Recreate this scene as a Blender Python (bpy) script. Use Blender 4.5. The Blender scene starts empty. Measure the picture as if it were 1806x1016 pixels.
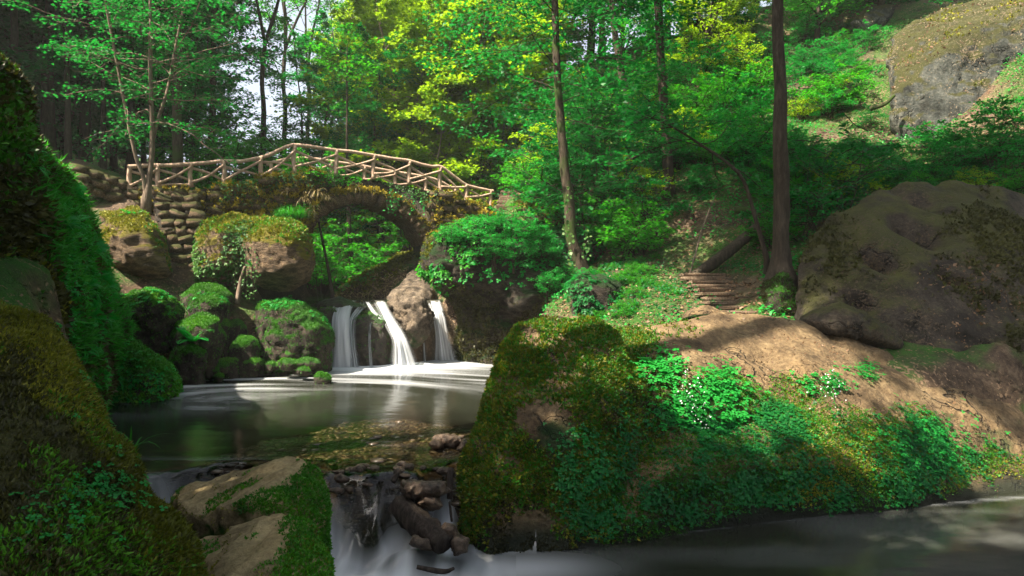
import bpy, bmesh, math, time
import numpy as np
from mathutils import Vector, Matrix
T0 = time.time()
S = bpy.context.scene
COL = S.collection
R = math.radians
# ------------------------------------------------------------------ camera, sky, sun, exposure
F_, CX, CY, CAMZ = 1204.0, 903.0, 508.0, 2.0
cam = bpy.data.objects.new('camera', bpy.data.cameras.new('camera'))
COL.objects.link(cam); S.camera = cam
cam.location = (0, 0, CAMZ); cam.rotation_euler = (R(90), 0, 0)
cam.data.sensor_width = 36; cam.data.lens = 36 * F_ / 1806
cam.data.clip_start = 0.05; cam.data.clip_end = 600
SUN_EL, SUN_AZ = 54.0, -120.0            # azimuth measured from +Y towards +X
W = bpy.data.worlds.new("World"); S.world = W; W.use_nodes = True
wn = W.node_tree; wn.nodes.clear()
sky = wn.nodes.new('ShaderNodeTexSky'); sky.sky_type = 'NISHITA'; sky.sun_disc = False
sky.sun_elevation = R(SUN_EL); sky.sun_rotation = R(SUN_AZ); sky.air_density = 1.0; sky.dust_density = 4.0
bg = wn.nodes.new('ShaderNodeBackground'); bg.inputs[1].default_value = 0.07
wo = wn.nodes.new('ShaderNodeOutputWorld')
pale = wn.nodes.new('ShaderNodeHueSaturation'); pale.inputs['Saturation'].default_value = .5; pale.inputs['Value'].default_value = 1.1
wn.links.new(sky.outputs[0], pale.inputs['Color']); wn.links.new(pale.outputs[0], bg.inputs[0]); wn.links.new(bg.outputs[0], wo.inputs[0])
sun = bpy.data.objects.new('sun', bpy.data.lights.new('sun', 'SUN')); COL.objects.link(sun)
sun.data.energy = 5.0; sun.data.angle = R(0.5); sun.data.color = (1.0, 0.9, 0.72)
SD = Vector((math.sin(R(SUN_AZ)) * math.cos(R(SUN_EL)), math.cos(R(SUN_AZ)) * math.cos(R(SUN_EL)), math.sin(R(SUN_EL))))
sun.rotation_euler = (-SD).to_track_quat('-Z', 'Y').to_euler(); sun.location = SD * 60
S.view_settings.view_transform = 'Standard'; S.view_settings.look = 'None'
S.view_settings.exposure = 2.15; S.view_settings.gamma = 1.0; S.view_settings.use_curve_mapping = False
S.cycles.use_denoising = True
S.cycles.max_bounces = 7; S.cycles.diffuse_bounces = 3; S.cycles.glossy_bounces = 3
S.cycles.transmission_bounces = 4; S.cycles.transparent_max_bounces = 8; S.cycles.volume_bounces = 0
S.cycles.volume_step_rate = 1.0; S.cycles.volume_max_steps = 64
S.cycles.sample_clamp_indirect = 4.0

# ------------------------------------------------------------------ small maths
def P(px, py, Y):
    return np.array(((px - CX) / F_ * Y, Y, CAMZ - (py - CY) / F_ * Y))
def PS(lst):
    return np.array([P(*q) for q in lst])
def _hash(ix, iy, iz, seed):
    n = (ix * 374761393 + iy * 668265263 + iz * 2147483647 + seed * 1274126177) & 0xffffffff
    n = ((n ^ (n >> 13)) * 1274126177) & 0xffffffff
    n = ((n ^ (n >> 16)) * 2246822519) & 0xffffffff
    return ((n ^ (n >> 15)) & 0xffffff) / 0xffffff
def vnoise(p, seed=0):
    i = np.floor(p).astype(np.int64); f = p - i; f = f * f * f * (f * (f * 6 - 15) + 10)
    r = 0
    for dx in (0, 1):
        for dy in (0, 1):
            for dz in (0, 1):
                w = (f[:, 0] if dx else 1 - f[:, 0]) * (f[:, 1] if dy else 1 - f[:, 1]) * (f[:, 2] if dz else 1 - f[:, 2])
                r = r + w * _hash(i[:, 0] + dx, i[:, 1] + dy, i[:, 2] + dz, seed)
    return r * 2 - 1
def fbm(p, octv=4, seed=0, gain=0.5):
    a, s, r = 1.0, 1.0, 0
    for k in range(octv):
        r = r + a * vnoise(p * s + 17.3 * k, seed + k); a *= gain; s *= 2.03
    return r
def sstep(a, b, x):
    t = np.clip((x - a) / (b - a), 0, 1); return t * t * (3 - 2 * t)
def unit(v):
    return v / np.maximum(np.linalg.norm(v, axis=-1, keepdims=True), 1e-9)

# ------------------------------------------------------------------ objects
def mesh_arrays(name, V, Fs, v=None, smooth=False, mat=None):
    """V (N,3); Fs list of (M,k) index arrays; v: per-vertex float attribute 'v'."""
    me = bpy.data.meshes.new(name)
    V = np.asarray(V, np.float32)
    Fs = [np.asarray(f, np.int32) for f in Fs if len(f)]
    tot = np.concatenate([np.full(len(f), f.shape[1], np.int32) for f in Fs])
    loops = np.concatenate([f.ravel() for f in Fs])
    start = np.concatenate([[0], np.cumsum(tot)[:-1]]).astype(np.int32)
    me.vertices.add(len(V)); me.vertices.foreach_set('co', V.ravel())
    me.loops.add(len(loops)); me.loops.foreach_set('vertex_index', loops)
    me.polygons.add(len(tot)); me.polygons.foreach_set('loop_start', start)
    if smooth: me.polygons.foreach_set('use_smooth', np.ones(len(tot), bool))
    me.update(calc_edges=True); me.validate()
    if v is not None:
        a = me.attributes.new('v', 'FLOAT', 'POINT'); a.data.foreach_set('value', np.asarray(v, np.float32))
    if mat: me.materials.append(mat)
    return me
def put(name, me, parent=None, loc=None, label=None, cat=None, group=None, kind=None, rz=0.0, scale=None):
    o = bpy.data.objects.new(name, me); COL.objects.link(o)
    if loc is not None: o.location = Vector([float(c) for c in loc])
    if rz: o.rotation_euler = (0, 0, rz)
    if scale is not None: o.scale = (scale,) * 3 if np.isscalar(scale) else scale
    if parent: o.parent = parent
    if label: o['label'] = label
    if cat: o['category'] = cat
    if group: o['group'] = group
    if kind: o['kind'] = kind
    return o
class Geo:
    def __init__(s): s.V, s.Q, s.T, s.v, s.n = [], [], [], [], 0
    def add(s, V, Q=None, Tr=None, v=0.5):
        V = np.asarray(V, float); s.V.append(V)
        if Q is not None and len(Q): s.Q.append(np.asarray(Q) + s.n)
        if Tr is not None and len(Tr): s.T.append(np.asarray(Tr) + s.n)
        s.v.append(np.full(len(V), v) if np.isscalar(v) else np.asarray(v)); s.n += len(V)
        return s
    def mesh(s, name, mat=None, smooth=False):
        return mesh_arrays(name, np.concatenate(s.V), ([np.concatenate(s.Q)] if s.Q else []) + ([np.concatenate(s.T)] if s.T else []),
                           np.concatenate(s.v), smooth, mat)
def tube(pts, rad, n=7, rng=None, rough=0.0, caps=True):
    pts = np.asarray(pts, float); m = len(pts); rad = np.full(m, rad) if np.isscalar(rad) else np.asarray(rad, float)
    tan = unit(np.gradient(pts, axis=0))
    ref = np.array([0.31, 0.17, 0.93]) if abs(unit(pts[-1] - pts[0])[2]) < 0.8 else np.array([0.95, 0.2, 0.1])
    u = unit(np.cross(tan, ref)); w = np.cross(tan, u)
    a = np.arange(n) / n * 2 * np.pi
    rr = rad[:, None] * np.ones((1, n))
    if rng is not None and rough: rr = rr * (1 + rough * rng.uniform(-1, 1, (m, n)))
    V = pts[:, None] + rr[..., None] * (np.cos(a)[None, :, None] * u[:, None] + np.sin(a)[None, :, None] * w[:, None])
    i, j = np.meshgrid(np.arange(m - 1), np.arange(n), indexing='ij'); j2 = (j + 1) % n
    Q = np.stack([i * n + j, i * n + j2, (i + 1) * n + j2, (i + 1) * n + j], -1).reshape(-1, 4)
    V = V.reshape(-1, 3); Tr = []
    if caps:
        V = np.vstack([V, pts[0], pts[-1]]); k = m * n
        for q in range(n):
            Tr.append((k, (q + 1) % n, q)); Tr.append((k + 1, (m - 1) * n + q, (m - 1) * n + (q + 1) % n))
    return V, Q, np.array(Tr).reshape(-1, 3)
def catmull(pts, k=5):
    p = np.asarray(pts, float); p = np.vstack([2 * p[0] - p[1], p, 2 * p[-1] - p[-2]]); out = []
    for i in range(1, len(p) - 2):
        for t in np.arange(k) / k:
            out.append(.5 * (2 * p[i] + (p[i + 1] - p[i - 1]) * t + (2 * p[i - 1] - 5 * p[i] + 4 * p[i + 1] - p[i + 2]) * t ** 2
                             + (3 * p[i] - p[i - 1] - 3 * p[i + 1] + p[i + 2]) * t ** 3))
    out.append(p[-2]); return np.array(out)
def leaves(pos, nrm, size, rng, wid=0.55, dirn=None, fold=0.15, jit=0.5):
    """rhombus leaves: one folded quad each; returns V, Q"""
    N = len(pos); nrm = unit(nrm + rng.normal(0, jit, (N, 3)))
    d = rng.normal(0, 1, (N, 3)) if dirn is None else dirn + rng.normal(0, 0.35, (N, 3))
    d = unit(d - nrm * (d * nrm).sum(1, keepdims=True)); s = np.cross(nrm, d)
    L = (np.full(N, size) if np.isscalar(size) else size)[:, None] * rng.uniform(0.65, 1.3, (N, 1))
    a = pos; b = pos + d * L * .5 + s * L * wid * .5 + nrm * L * fold; c = pos + d * L; e = pos + d * L * .5 - s * L * wid * .5 + nrm * L * fold
    V = np.stack([a, b, c, e], 1).reshape(-1, 3)
    return V, np.arange(N * 4).reshape(N, 4)

# ------------------------------------------------------------------ materials
def newmat(name):
    m = bpy.data.materials.new(name); m.use_nodes = True; n = m.node_tree; n.nodes.clear()
    return m, n, n.nodes.new, n.links.new
def rgb(c): return (c[0], c[1], c[2], 1)
def ramp(new, stops):
    r = new('ShaderNodeValToRGB'); e = r.color_ramp.elements
    while len(e) < len(stops): e.new(0.5)
    for k, (p, c) in enumerate(stops): e[k].position = p; e[k].color = rgb(c)
    return r
def leaf_mat(name, cols, trans, tcol, rough=0.5, spec=0.25):
    """cols: dark/mid/light leaf colours picked per leaf; tcol: colour of the light passing through a leaf"""
    m, n, new, link = newmat(name)
    at = new('ShaderNodeAttribute'); at.attribute_name = 'v'
    oi = new('ShaderNodeObjectInfo')
    ad = new('ShaderNodeMath'); ad.operation = 'MULTIPLY_ADD'; ad.inputs[1].default_value = 0.5; link(oi.outputs['Random'], ad.inputs[0])
    sb = new('ShaderNodeMath'); sb.operation = 'SUBTRACT'; sb.inputs[1].default_value = 0.25
    link(at.outputs['Fac'], ad.inputs[2]); link(ad.outputs[0], sb.inputs[0])
    r = ramp(new, list(zip((0.0, 0.5, 1.0), cols))); link(sb.outputs[0], r.inputs[0])
    b = new('ShaderNodeBsdfPrincipled'); b.inputs['Roughness'].default_value = rough; b.inputs['Specular IOR Level'].default_value = spec
    link(r.outputs[0], b.inputs['Base Color'])
    o = new('ShaderNodeOutputMaterial')
    if trans > 0:
        t = new('ShaderNodeBsdfTranslucent')
        mx = new('ShaderNodeMix'); mx.data_type = 'RGBA'; mx.blend_type = 'MIX'; mx.inputs[0].default_value = 0.6
        link(r.outputs[0], mx.inputs[6]); mx.inputs[7].default_value = rgb(tcol); link(mx.outputs[2], t.inputs[0])
        ms = new('ShaderNodeMixShader'); ms.inputs[0].default_value = trans
        link(b.outputs[0], ms.inputs[1]); link(t.outputs[0], ms.inputs[2]); link(ms.outputs[0], o.inputs[0])
    else: link(b.outputs[0], o.inputs[0])
    return m
def rock_mat(name, stone, moss, amount, scale=1.0, up=0.6, rough=0.9, bump=0.5, strata=0.0, litter=None, band=None):
    """stone: 3 colours; moss: 3 colours; amount 0..1 cover; up: how much moss prefers upward faces"""
    m, n, new, link = newmat(name)
    tc = new('ShaderNodeTexCoord'); mp = new('ShaderNodeMapping'); link(tc.outputs['Object'], mp.inputs[0])
    mp.inputs['Scale'].default_value = (scale, scale, scale * (1 + 3 * strata))
    def noise(sc, det=6, rg=0.6, src=None):
        t = new('ShaderNodeTexNoise'); t.inputs['Scale'].default_value = sc; t.inputs['Detail'].default_value = det
        t.inputs['Roughness'].default_value = rg; link((src or mp).outputs[0], t.inputs[0]); return t
    big, mid, fine = noise(0.8, 5), noise(4.0, 8, 0.7), noise(30.0, 4, 0.7)
    def mathn(op, a, b=None, c=None):
        x = new('ShaderNodeMath'); x.operation = op
        for k, q in enumerate((a, b, c)):
            if q is None: continue
            if isinstance(q, (int, float)): x.inputs[k].default_value = q
            else: link(q, x.inputs[k])
        return x.outputs[0]
    sf = mathn('MULTIPLY_ADD', mid.outputs[0], 0.6, mathn('MULTIPLY', fine.outputs[0], 0.4))
    sr = ramp(new, [(0.38, stone[0]), (0.5, stone[1]), (0.61, stone[2])]); link(sf, sr.inputs[0])
    col = sr.outputs[0]
    sn = noise(1.9, 7, 0.72); s2 = ramp(new, [(.36, (.42, .4, .38)), (.5, (1, 1, 1)), (.7, (1.18, 1.12, 1.02))]); link(sn.outputs[0], s2.inputs[0])
    mstain = new('ShaderNodeMix'); mstain.data_type = 'RGBA'; mstain.blend_type = 'MULTIPLY'; mstain.inputs[0].default_value = 1.0; link(col, mstain.inputs[6]); link(s2.outputs[0], mstain.inputs[7]); col = mstain.outputs[2]
    cn, cw = noise(1.1, 5, .55), noise(2.7, 4, .6)
    def line(src, wd): 
        d = mathn('ABSOLUTE', mathn('SUBTRACT', src, .5)); q = new('ShaderNodeMapRange'); q.interpolation_type = 'SMOOTHSTEP'; link(d, q.inputs[0]); q.inputs[1].default_value = 0; q.inputs[2].default_value = wd; q.inputs[3].default_value = 1; q.inputs[4].default_value = 0; return q.outputs[0]
    gate = new('ShaderNodeMapRange'); link(big.outputs[0], gate.inputs[0]); gate.inputs[1].default_value = .44; gate.inputs[2].default_value = .56
    crack = mathn('MULTIPLY', mathn('MAXIMUM', line(cn.outputs[0], .012), mathn('MULTIPLY', line(cw.outputs[0], .010), .7)), gate.outputs[0])
    mck = new('ShaderNodeMix'); mck.data_type = 'RGBA'; link(mathn('MULTIPLY', crack, .75), mck.inputs[0]); link(col, mck.inputs[6]); mck.inputs[7].default_value = rgb([c * .18 for c in stone[0]]); col = mck.outputs[2]
    g = new('ShaderNodeNewGeometry'); sep = new('ShaderNodeSeparateXYZ'); link(g.outputs['Normal'], sep.inputs[0])
    # moss cover
    mf = mathn('MULTIPLY_ADD', sep.outputs[2], up, mathn('MULTIPLY_ADD', big.outputs[0], 1.6, mathn('MULTIPLY', mid.outputs[0], 0.7)))
    th = 1.15 + up * 0.3 - (amount - 0.5) * 1.6
    mr = new('ShaderNodeMapRange'); mr.interpolation_type = 'SMOOTHSTEP'; link(mf, mr.inputs[0]); mr.inputs[1].default_value = th - .16; mr.inputs[2].default_value = th + .16
    m2 = noise(60.0 * max(0.3, 1 / scale), 3, 0.8)
    mm = mathn('MULTIPLY_ADD', m2.outputs[0], 0.55, mathn('MULTIPLY', mid.outputs[0], 0.45))
    mc = ramp(new, [(0.32, moss[0]), (0.5, moss[1]), (0.7, moss[2])]); link(mm, mc.inputs[0])
    mx = new('ShaderNodeMix'); mx.data_type = 'RGBA'; link(mr.outputs[0], mx.inputs[0]); link(col, mx.inputs[6]); link(mc.outputs[0], mx.inputs[7])
    col = mx.outputs[2]
    if litter:
        ln = noise(34.0, 3, 0.6); lb = noise(1.6, 4)
        lf = mathn('MULTIPLY_ADD', ln.outputs[0], 1.0, mathn('MULTIPLY', lb.outputs[0], 0.5))
        lr = new('ShaderNodeMapRange'); link(lf, lr.inputs[0]); lr.inputs[1].default_value = .84; lr.inputs[2].default_value = .9
        m3 = new('ShaderNodeMix'); m3.data_type = 'RGBA'; link(lr.outputs[0], m3.inputs[0]); link(col, m3.inputs[6]); m3.inputs[7].default_value = rgb(litter); col = m3.outputs[2]
    if band:
        sp = new('ShaderNodeSeparateXYZ'); link(g.outputs['Position'], sp.inputs[0]); zz = mathn('MULTIPLY_ADD', big.outputs[0], .35, sp.outputs[2])
        bw = new('ShaderNodeMapRange'); bw.interpolation_type = 'SMOOTHSTEP'; link(zz, bw.inputs[0]); bw.inputs[1].default_value = band[1]; bw.inputs[2].default_value = band[0]
        m4 = new('ShaderNodeMix'); m4.data_type = 'RGBA'; link(bw.outputs[0], m4.inputs[0]); link(col, m4.inputs[6]); m4.inputs[7].default_value = rgb(band[2]); col = m4.outputs[2]
    b = new('ShaderNodeBsdfPrincipled'); link(col, b.inputs['Base Color']); b.inputs['Roughness'].default_value = rough
    b.inputs['Specular IOR Level'].default_value = 0.3
    h = mathn('ADD', mathn('MULTIPLY', mid.outputs[0], 1.0), mathn('MULTIPLY_ADD', fine.outputs[0], 0.25, mathn('MULTIPLY', mathn('MULTIPLY', m2.outputs[0], mr.outputs[0]), 0.7)))
    h = mathn('SUBTRACT', h, mathn('MULTIPLY', crack, .8))
    bp = new('ShaderNodeBump'); bp.inputs['Strength'].default_value = bump; bp.inputs['Distance'].default_value = 0.09
    link(h, bp.inputs['Height']); link(bp.outputs[0], b.inputs['Normal'])
    o = new('ShaderNodeOutputMaterial'); link(b.outputs[0], o.inputs[0])
    return m
def bark_mat(name, cols, moss=None, sc=6.0):
    m, n, new, link = newmat(name)
    tc = new('ShaderNodeTexCoord'); mp = new('ShaderNodeMapping'); link(tc.outputs['Object'], mp.inputs[0]); mp.inputs['Scale'].default_value = (1, 1, .22)
    t = new('ShaderNodeTexNoise'); t.inputs['Scale'].default_value = sc * 3; t.inputs['Detail'].default_value = 7; t.inputs['Roughness'].default_value = .7; link(mp.outputs[0], t.inputs[0])
    r = ramp(new, [(.3, cols[0]), (.5, cols[1]), (.72, cols[2])]); link(t.outputs[0], r.inputs[0]); col = r.outputs[0]
    if moss:
        t2 = new('ShaderNodeTexNoise'); t2.inputs['Scale'].default_value = 1.6; t2.inputs['Detail'].default_value = 6; link(tc.outputs['Object'], t2.inputs[0])
        mr = new('ShaderNodeMapRange'); link(t2.outputs[0], mr.inputs[0]); mr.inputs[1].default_value = .48; mr.inputs[2].default_value = .6
        mx = new('ShaderNodeMix'); mx.data_type = 'RGBA'; link(mr.outputs[0], mx.inputs[0]); link(col, mx.inputs[6]); mx.inputs[7].default_value = rgb(moss); col = mx.outputs[2]
    b = new('ShaderNodeBsdfPrincipled'); b.inputs['Roughness'].default_value = .9; b.inputs['Specular IOR Level'].default_value = .2; link(col, b.inputs['Base Color'])
    bp = new('ShaderNodeBump'); bp.inputs['Strength'].default_value = .8; bp.inputs['Distance'].default_value = .03; link(t.outputs[0], bp.inputs['Height']); link(bp.outputs[0], b.inputs['Normal'])
    o = new('ShaderNodeOutputMaterial'); link(b.outputs[0], o.inputs[0]); return m
def water_mat(name, tint, murk, rough, murky):
    """clear water over its bed: mirror by Fresnel, tinted see-through, white foam where attribute v says so"""
    m, n, new, link = newmat(name)
    tr = new('ShaderNodeBsdfTransparent'); tr.inputs[0].default_value = rgb(tint)
    df = new('ShaderNodeBsdfDiffuse'); df.inputs[0].default_value = rgb(murk)
    at = new('ShaderNodeAttribute'); at.attribute_name = 'v'
    dp = new('ShaderNodeAttribute'); dp.attribute_name = 'depth'
    mx0 = new('ShaderNodeMixShader'); link(dp.outputs['Fac'], mx0.inputs[0]); link(tr.outputs[0], mx0.inputs[1]); link(df.outputs[0], mx0.inputs[2])
    gl = new('ShaderNodeBsdfGlossy'); gl.inputs['Roughness'].default_value = rough
    fr = new('ShaderNodeFresnel'); fr.inputs[0].default_value = 1.33
    mx1 = new('ShaderNodeMixShader'); link(fr.outputs[0], mx1.inputs[0]); link(mx0.outputs[0], mx1.inputs[1]); link(gl.outputs[0], mx1.inputs[2])
    fo = new('ShaderNodeBsdfDiffuse'); fo.inputs[0].default_value = (.66, .68, .72, 1)
    mx2 = new('ShaderNodeMixShader'); link(at.outputs['Fac'], mx2.inputs[0]); link(mx1.outputs[0], mx2.inputs[1]); link(fo.outputs[0], mx2.inputs[2])
    tc = new('ShaderNodeTexCoord'); mp = new('ShaderNodeMapping'); link(tc.outputs['Object'], mp.inputs[0]); mp.inputs['Scale'].default_value = (.8, 2.2, 1)
    t = new('ShaderNodeTexNoise'); t.inputs['Scale'].default_value = 1.6; t.inputs['Detail'].default_value = 2; link(mp.outputs[0], t.inputs[0])
    bp = new('ShaderNodeBump'); bp.inputs['Strength'].default_value = .12; bp.inputs['Distance'].default_value = .06; link(t.outputs[0], bp.inputs['Height'])
    link(bp.outputs[0], gl.inputs['Normal'])
    o = new('ShaderNodeOutputMaterial'); link(mx2.outputs[0], o.inputs[0]); return m
def fall_mat(name):
    m, n, new, link = newmat(name)
    at = new('ShaderNodeAttribute'); at.attribute_name = 'v'
    tr = new('ShaderNodeBsdfTransparent'); tr.inputs[0].default_value = (.85, .9, .9, 1)
    b = new('ShaderNodeBsdfPrincipled'); b.inputs['Base Color'].default_value = (.6, .62, .66, 1); b.inputs['Roughness'].default_value = .45
    b.inputs['Subsurface Weight'].default_value = 0.0
    tl = new('ShaderNodeBsdfTranslucent'); tl.inputs[0].default_value = (.6, .63, .68, 1)
    m0 = new('ShaderNodeMixShader'); m0.inputs[0].default_value = .4; link(b.outputs[0], m0.inputs[1]); link(tl.outputs[0], m0.inputs[2])
    mx = new('ShaderNodeMixShader'); link(at.outputs['Fac'], mx.inputs[0]); link(tr.outputs[0], mx.inputs[1]); link(m0.outputs[0], mx.inputs[2])
    o = new('ShaderNodeOutputMaterial'); link(mx.outputs[0], o.inputs[0]); return m

M = {}
TAN = ((.055, .034, .017), (.118, .078, .04), (.19, .133, .07))
OLIVE = ((.1, .075, .034), (.2, .15, .075), (.3, .23, .12))
BROWN = ((.035, .023, .014), (.11, .072, .043), (.23, .16, .1))
DARK = ((.012, .009, .007), (.034, .026, .019), (.066, .051, .037))
GREY = ((.018, .021, .018), (.048, .052, .046), (.1, .1, .088))
MOSS_G = ((.006, .03, .002), (.022, .095, .005), (.06, .17, .012))
MOSS_Y = ((.045, .042, .005), (.14, .12, .01), (.3, .23, .025))
MOSS_D = ((.004, .014, .003), (.012, .04, .006), (.03, .08, .012))
MOSS_B = ((.02, .018, .006), (.045, .045, .01), (.1, .1, .02))
M['fg'] = rock_mat('foreground_stone', OLIVE, MOSS_G, .42, .9, up=-.5, bump=.5)
M['boulder'] = rock_mat('boulder_stone', TAN, MOSS_D, .42, .6, up=-.8, bump=1.1, band=(-.45, -.12, (.011, .013, .006)))
M['mossrock'] = rock_mat('mossy_stone', DARK, MOSS_G, .5, 1.0, up=1.0, bump=.9)
M['slab'] = rock_mat('slab_stone', ((.03, .023, .017), (.085, .064, .046), (.165, .128, .094)), MOSS_D, .25, 1.2, up=-.2, bump=.8)
M['goldrock'] = rock_mat('golden_moss_stone', BROWN, MOSS_Y, .56, .9, up=1.1, bump=1.0, strata=1.0)
M['darkrock'] = rock_mat('dark_stone', DARK, MOSS_B, .4, .7, up=.5, bump=.8, litter=(.08, .055, .035))
M['nearrock'] = rock_mat('near_moss_stone', DARK, MOSS_B, .75, 1.2, up=.5, bump=.8)
M['wallrock'] = rock_mat('bank_stone', DARK, MOSS_B, .7, .8, up=.4, bump=.9)
M['cliff'] = rock_mat('cliff_stone', GREY, MOSS_B, .45, .5, up=1.2, bump=1.0, litter=(.2, .15, .1))
M['grotto'] = rock_mat('shaded_stone', DARK, MOSS_D, .5, .8, up=.6, bump=1.0, strata=.8)
M['masonry'] = rock_mat('masonry_stone', BROWN, MOSS_B, .42, 1.6, up=.9, bump=.6)
M['wetrock'] = rock_mat('wet_stone', DARK, MOSS_D, .35, 2.0, up=.6, bump=.6, rough=.45)
M['brownwet'] = rock_mat('brown_wet_stone', ((.03, .02, .014), (.075, .05, .036), (.13, .095, .07)), MOSS_D, -.2, 4.0, rough=.35, bump=.5)
M['pebble'] = rock_mat('pebble_stone', ((.08, .05, .03), (.2, .15, .1), (.36, .31, .25)), MOSS_B, -.5, 3.0, rough=.4, bump=.2)
M['ground'] = rock_mat('forest_floor', ((.03, .02, .012), (.075, .048, .03), (.14, .1, .065)), MOSS_G, .36, .5, up=.5, bump=.9, litter=(.2, .13, .08), band=(.12, .4, (.05, .034, .022)))
M['bark'] = bark_mat('bark', ((.012, .009, .006), (.035, .026, .018), (.075, .058, .042)))
M['barkmoss'] = bark_mat('mossy_bark', ((.014, .01, .007), (.04, .03, .02), (.085, .066, .045)), (.03, .05, .01))
M['barkpale'] = bark_mat('pale_bark', ((.06, .042, .03), (.13, .095, .07), (.22, .17, .13)))
M['wood'] = bark_mat('peeled_log_wood', ((.2, .125, .085), (.38, .26, .19), (.52, .39, .3)), sc=9)
M['oldwood'] = bark_mat('weathered_step_wood', ((.05, .035, .022), (.13, .09, .06), (.22, .165, .11)), sc=9)
M['wetwood'] = bark_mat('wet_wood', ((.008, .006, .005), (.03, .022, .017), (.07, .055, .045)), sc=9)
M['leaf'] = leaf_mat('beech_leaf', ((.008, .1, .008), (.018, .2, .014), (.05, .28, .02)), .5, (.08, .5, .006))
M['leafdark'] = leaf_mat('shade_leaf', ((.003, .06, .014), (.008, .12, .024), (.02, .18, .03)), .45, (.014, .3, .025))  # darker copy of the beech leaf, shade put into its colour
M['leafgold'] = leaf_mat('sunny_leaf', ((.06, .19, .006), (.13, .29, .008), (.24, .37, .012)), .5, (.42, .62, .008))  # lit copy of the beech leaf, sunlight's yellow put into its colour
M['herb'] = leaf_mat('herb_leaf', ((.005, .12, .018), (.012, .21, .03), (.028, .3, .04)), .4, (.02, .4, .025))
M['herbblue'] = leaf_mat('mat_leaf', ((.003, .055, .012), (.008, .12, .022), (.02, .2, .036)), .3, (.01, .22, .04))
M['ivy'] = leaf_mat('ivy_leaf', ((.012, .06, .008), (.026, .11, .014), (.1, .18, .045)), .3, (.06, .22, .015))
M['mossgreen'] = leaf_mat('green_moss', ((.014, .07, .004), (.035, .16, .008), (.09, .25, .012)), .3, (.07, .26, .008))
M['mossgold'] = leaf_mat('golden_moss', ((.045, .05, .005), (.12, .13, .009), (.3, .265, .022)), .3, (.18, .2, .008))
M['mossbright'] = leaf_mat('lightened_bridge_moss', ((.1, .085, .008), (.3, .23, .015), (.6, .43, .04)), .3, (.35, .28, .01))  # golden moss lightened to stand in for light on the bridge face
M['mossdark'] = leaf_mat('dark_moss', ((.014, .012, .004), (.032, .032, .008), (.07, .068, .015)), .25, (.05, .06, .008))
M['litter'] = leaf_mat('fallen_leaf', ((.06, .032, .017), (.15, .085, .045), (.28, .17, .1)), .15, (.2, .1, .04))
M['straw'] = leaf_mat('dry_grass', ((.16, .12, .05), (.32, .24, .11), (.5, .39, .2)), .25, (.2, .16, .05))
M['grass'] = leaf_mat('grass_blade', ((.008, .1, .008), (.018, .18, .014), (.05, .27, .025)), .4, (.05, .34, .01))
M['petal'] = leaf_mat('white_petal', ((.5, .5, .5), (.65, .65, .65), (.8, .8, .8)), .3, (.7, .7, .7))
M['pool'] = water_mat('pool_water', (.6, .56, .42), (.017, .019, .013), .13, 0)
M['fall'] = fall_mat('falling_water')

# ------------------------------------------------------------------ terrain
CTRL = np.array([
 (-4,4,1.2),(-5.5,2,3),(-7,6,4),(-10,10,5.2),(-9,13.5,3),(-8.8,15.5,.9),(-10,17,2.6),(-11,19,4.5),(-14,15,6),(-20,10,9),(-15,3,8),(-30,0,14),
 (-10.3,18.6,4.4),(-9,20.4,4.5),(-12,22,4.9),(-8,18.4,2.4),(-6.6,17.6,1.5),(-12,30,6.4),(-20,30,6.8),(-25,45,10),(-14,45,8.5),(-35,30,10),(-40,60,14),(-60,40,18),
 (-5,19.5,1.3),(-6,25,1.3),(-7.5,32,1.9),(-9,42,3),(-11,60,6),(-12,90,10),(-9.5,25,4.2),(-11,33,5.3),(-4,18.6,1.4),(-2.6,19,1.5),
 (-3.2,24,2.9),(-2.5,27,4.0),(-1.4,22.8,3.9),(.2,24.5,5.2),(1.5,27,6.4),(-3,33,6),(-2,45,9),(0,60,14),(0,19,1.2),(.6,20.5,3.8),(-.9,19.6,2.4),
 (1.7,16.5,2.2),(1,14.5,.7),(3.8,15.5,2.15),(4.1,11.8,1.25),(3,12.5,1.0),(5.2,13,2.1),(2.5,11,.7),(2.6,15.8,2.1),(3.0,13.8,1.7),
 (2.5,18.5,2.6),(3,20,4.2),(4.1,18,3.8),(4.9,20,5.0),(8.6,26,8.6),(9.8,34,14.4),(16.4,30,13.4),(12.4,22,6.4),(11.3,17,4.7),(12,16,4.4),(9,14,2.6),(7,16,3.4),(6.2,14,2.5),
 (10,10,1),(14,9,2),(16,20,8),(25,25,15),(20,12,6),(30,10,10),(40,40,24),(20,60,24),(60,20,24),(5,50,18),(3,38,13),(60,-20,16),(-60,-20,16),(0,-30,0),(0,110,24),(70,100,26),(-70,100,24),
 (2,6,-.6),(6,5,-.6),(12,4,-.4),(0,2,-.6),(-1.5,1,-.3),(10,0,0)], float)
def rbf_fit(C):
    d = np.linalg.norm(C[:, None, :2] - C[None, :, :2], axis=2); n = len(C)
    A = np.zeros((n + 1, n + 1)); A[:n, :n] = -d + np.eye(n) * -1e-3 * 0; A[:n, n] = 1; A[n, :n] = 1
    return np.linalg.solve(A, np.append(C[:, 2], 0))
CW = rbf_fit(CTRL)
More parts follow.
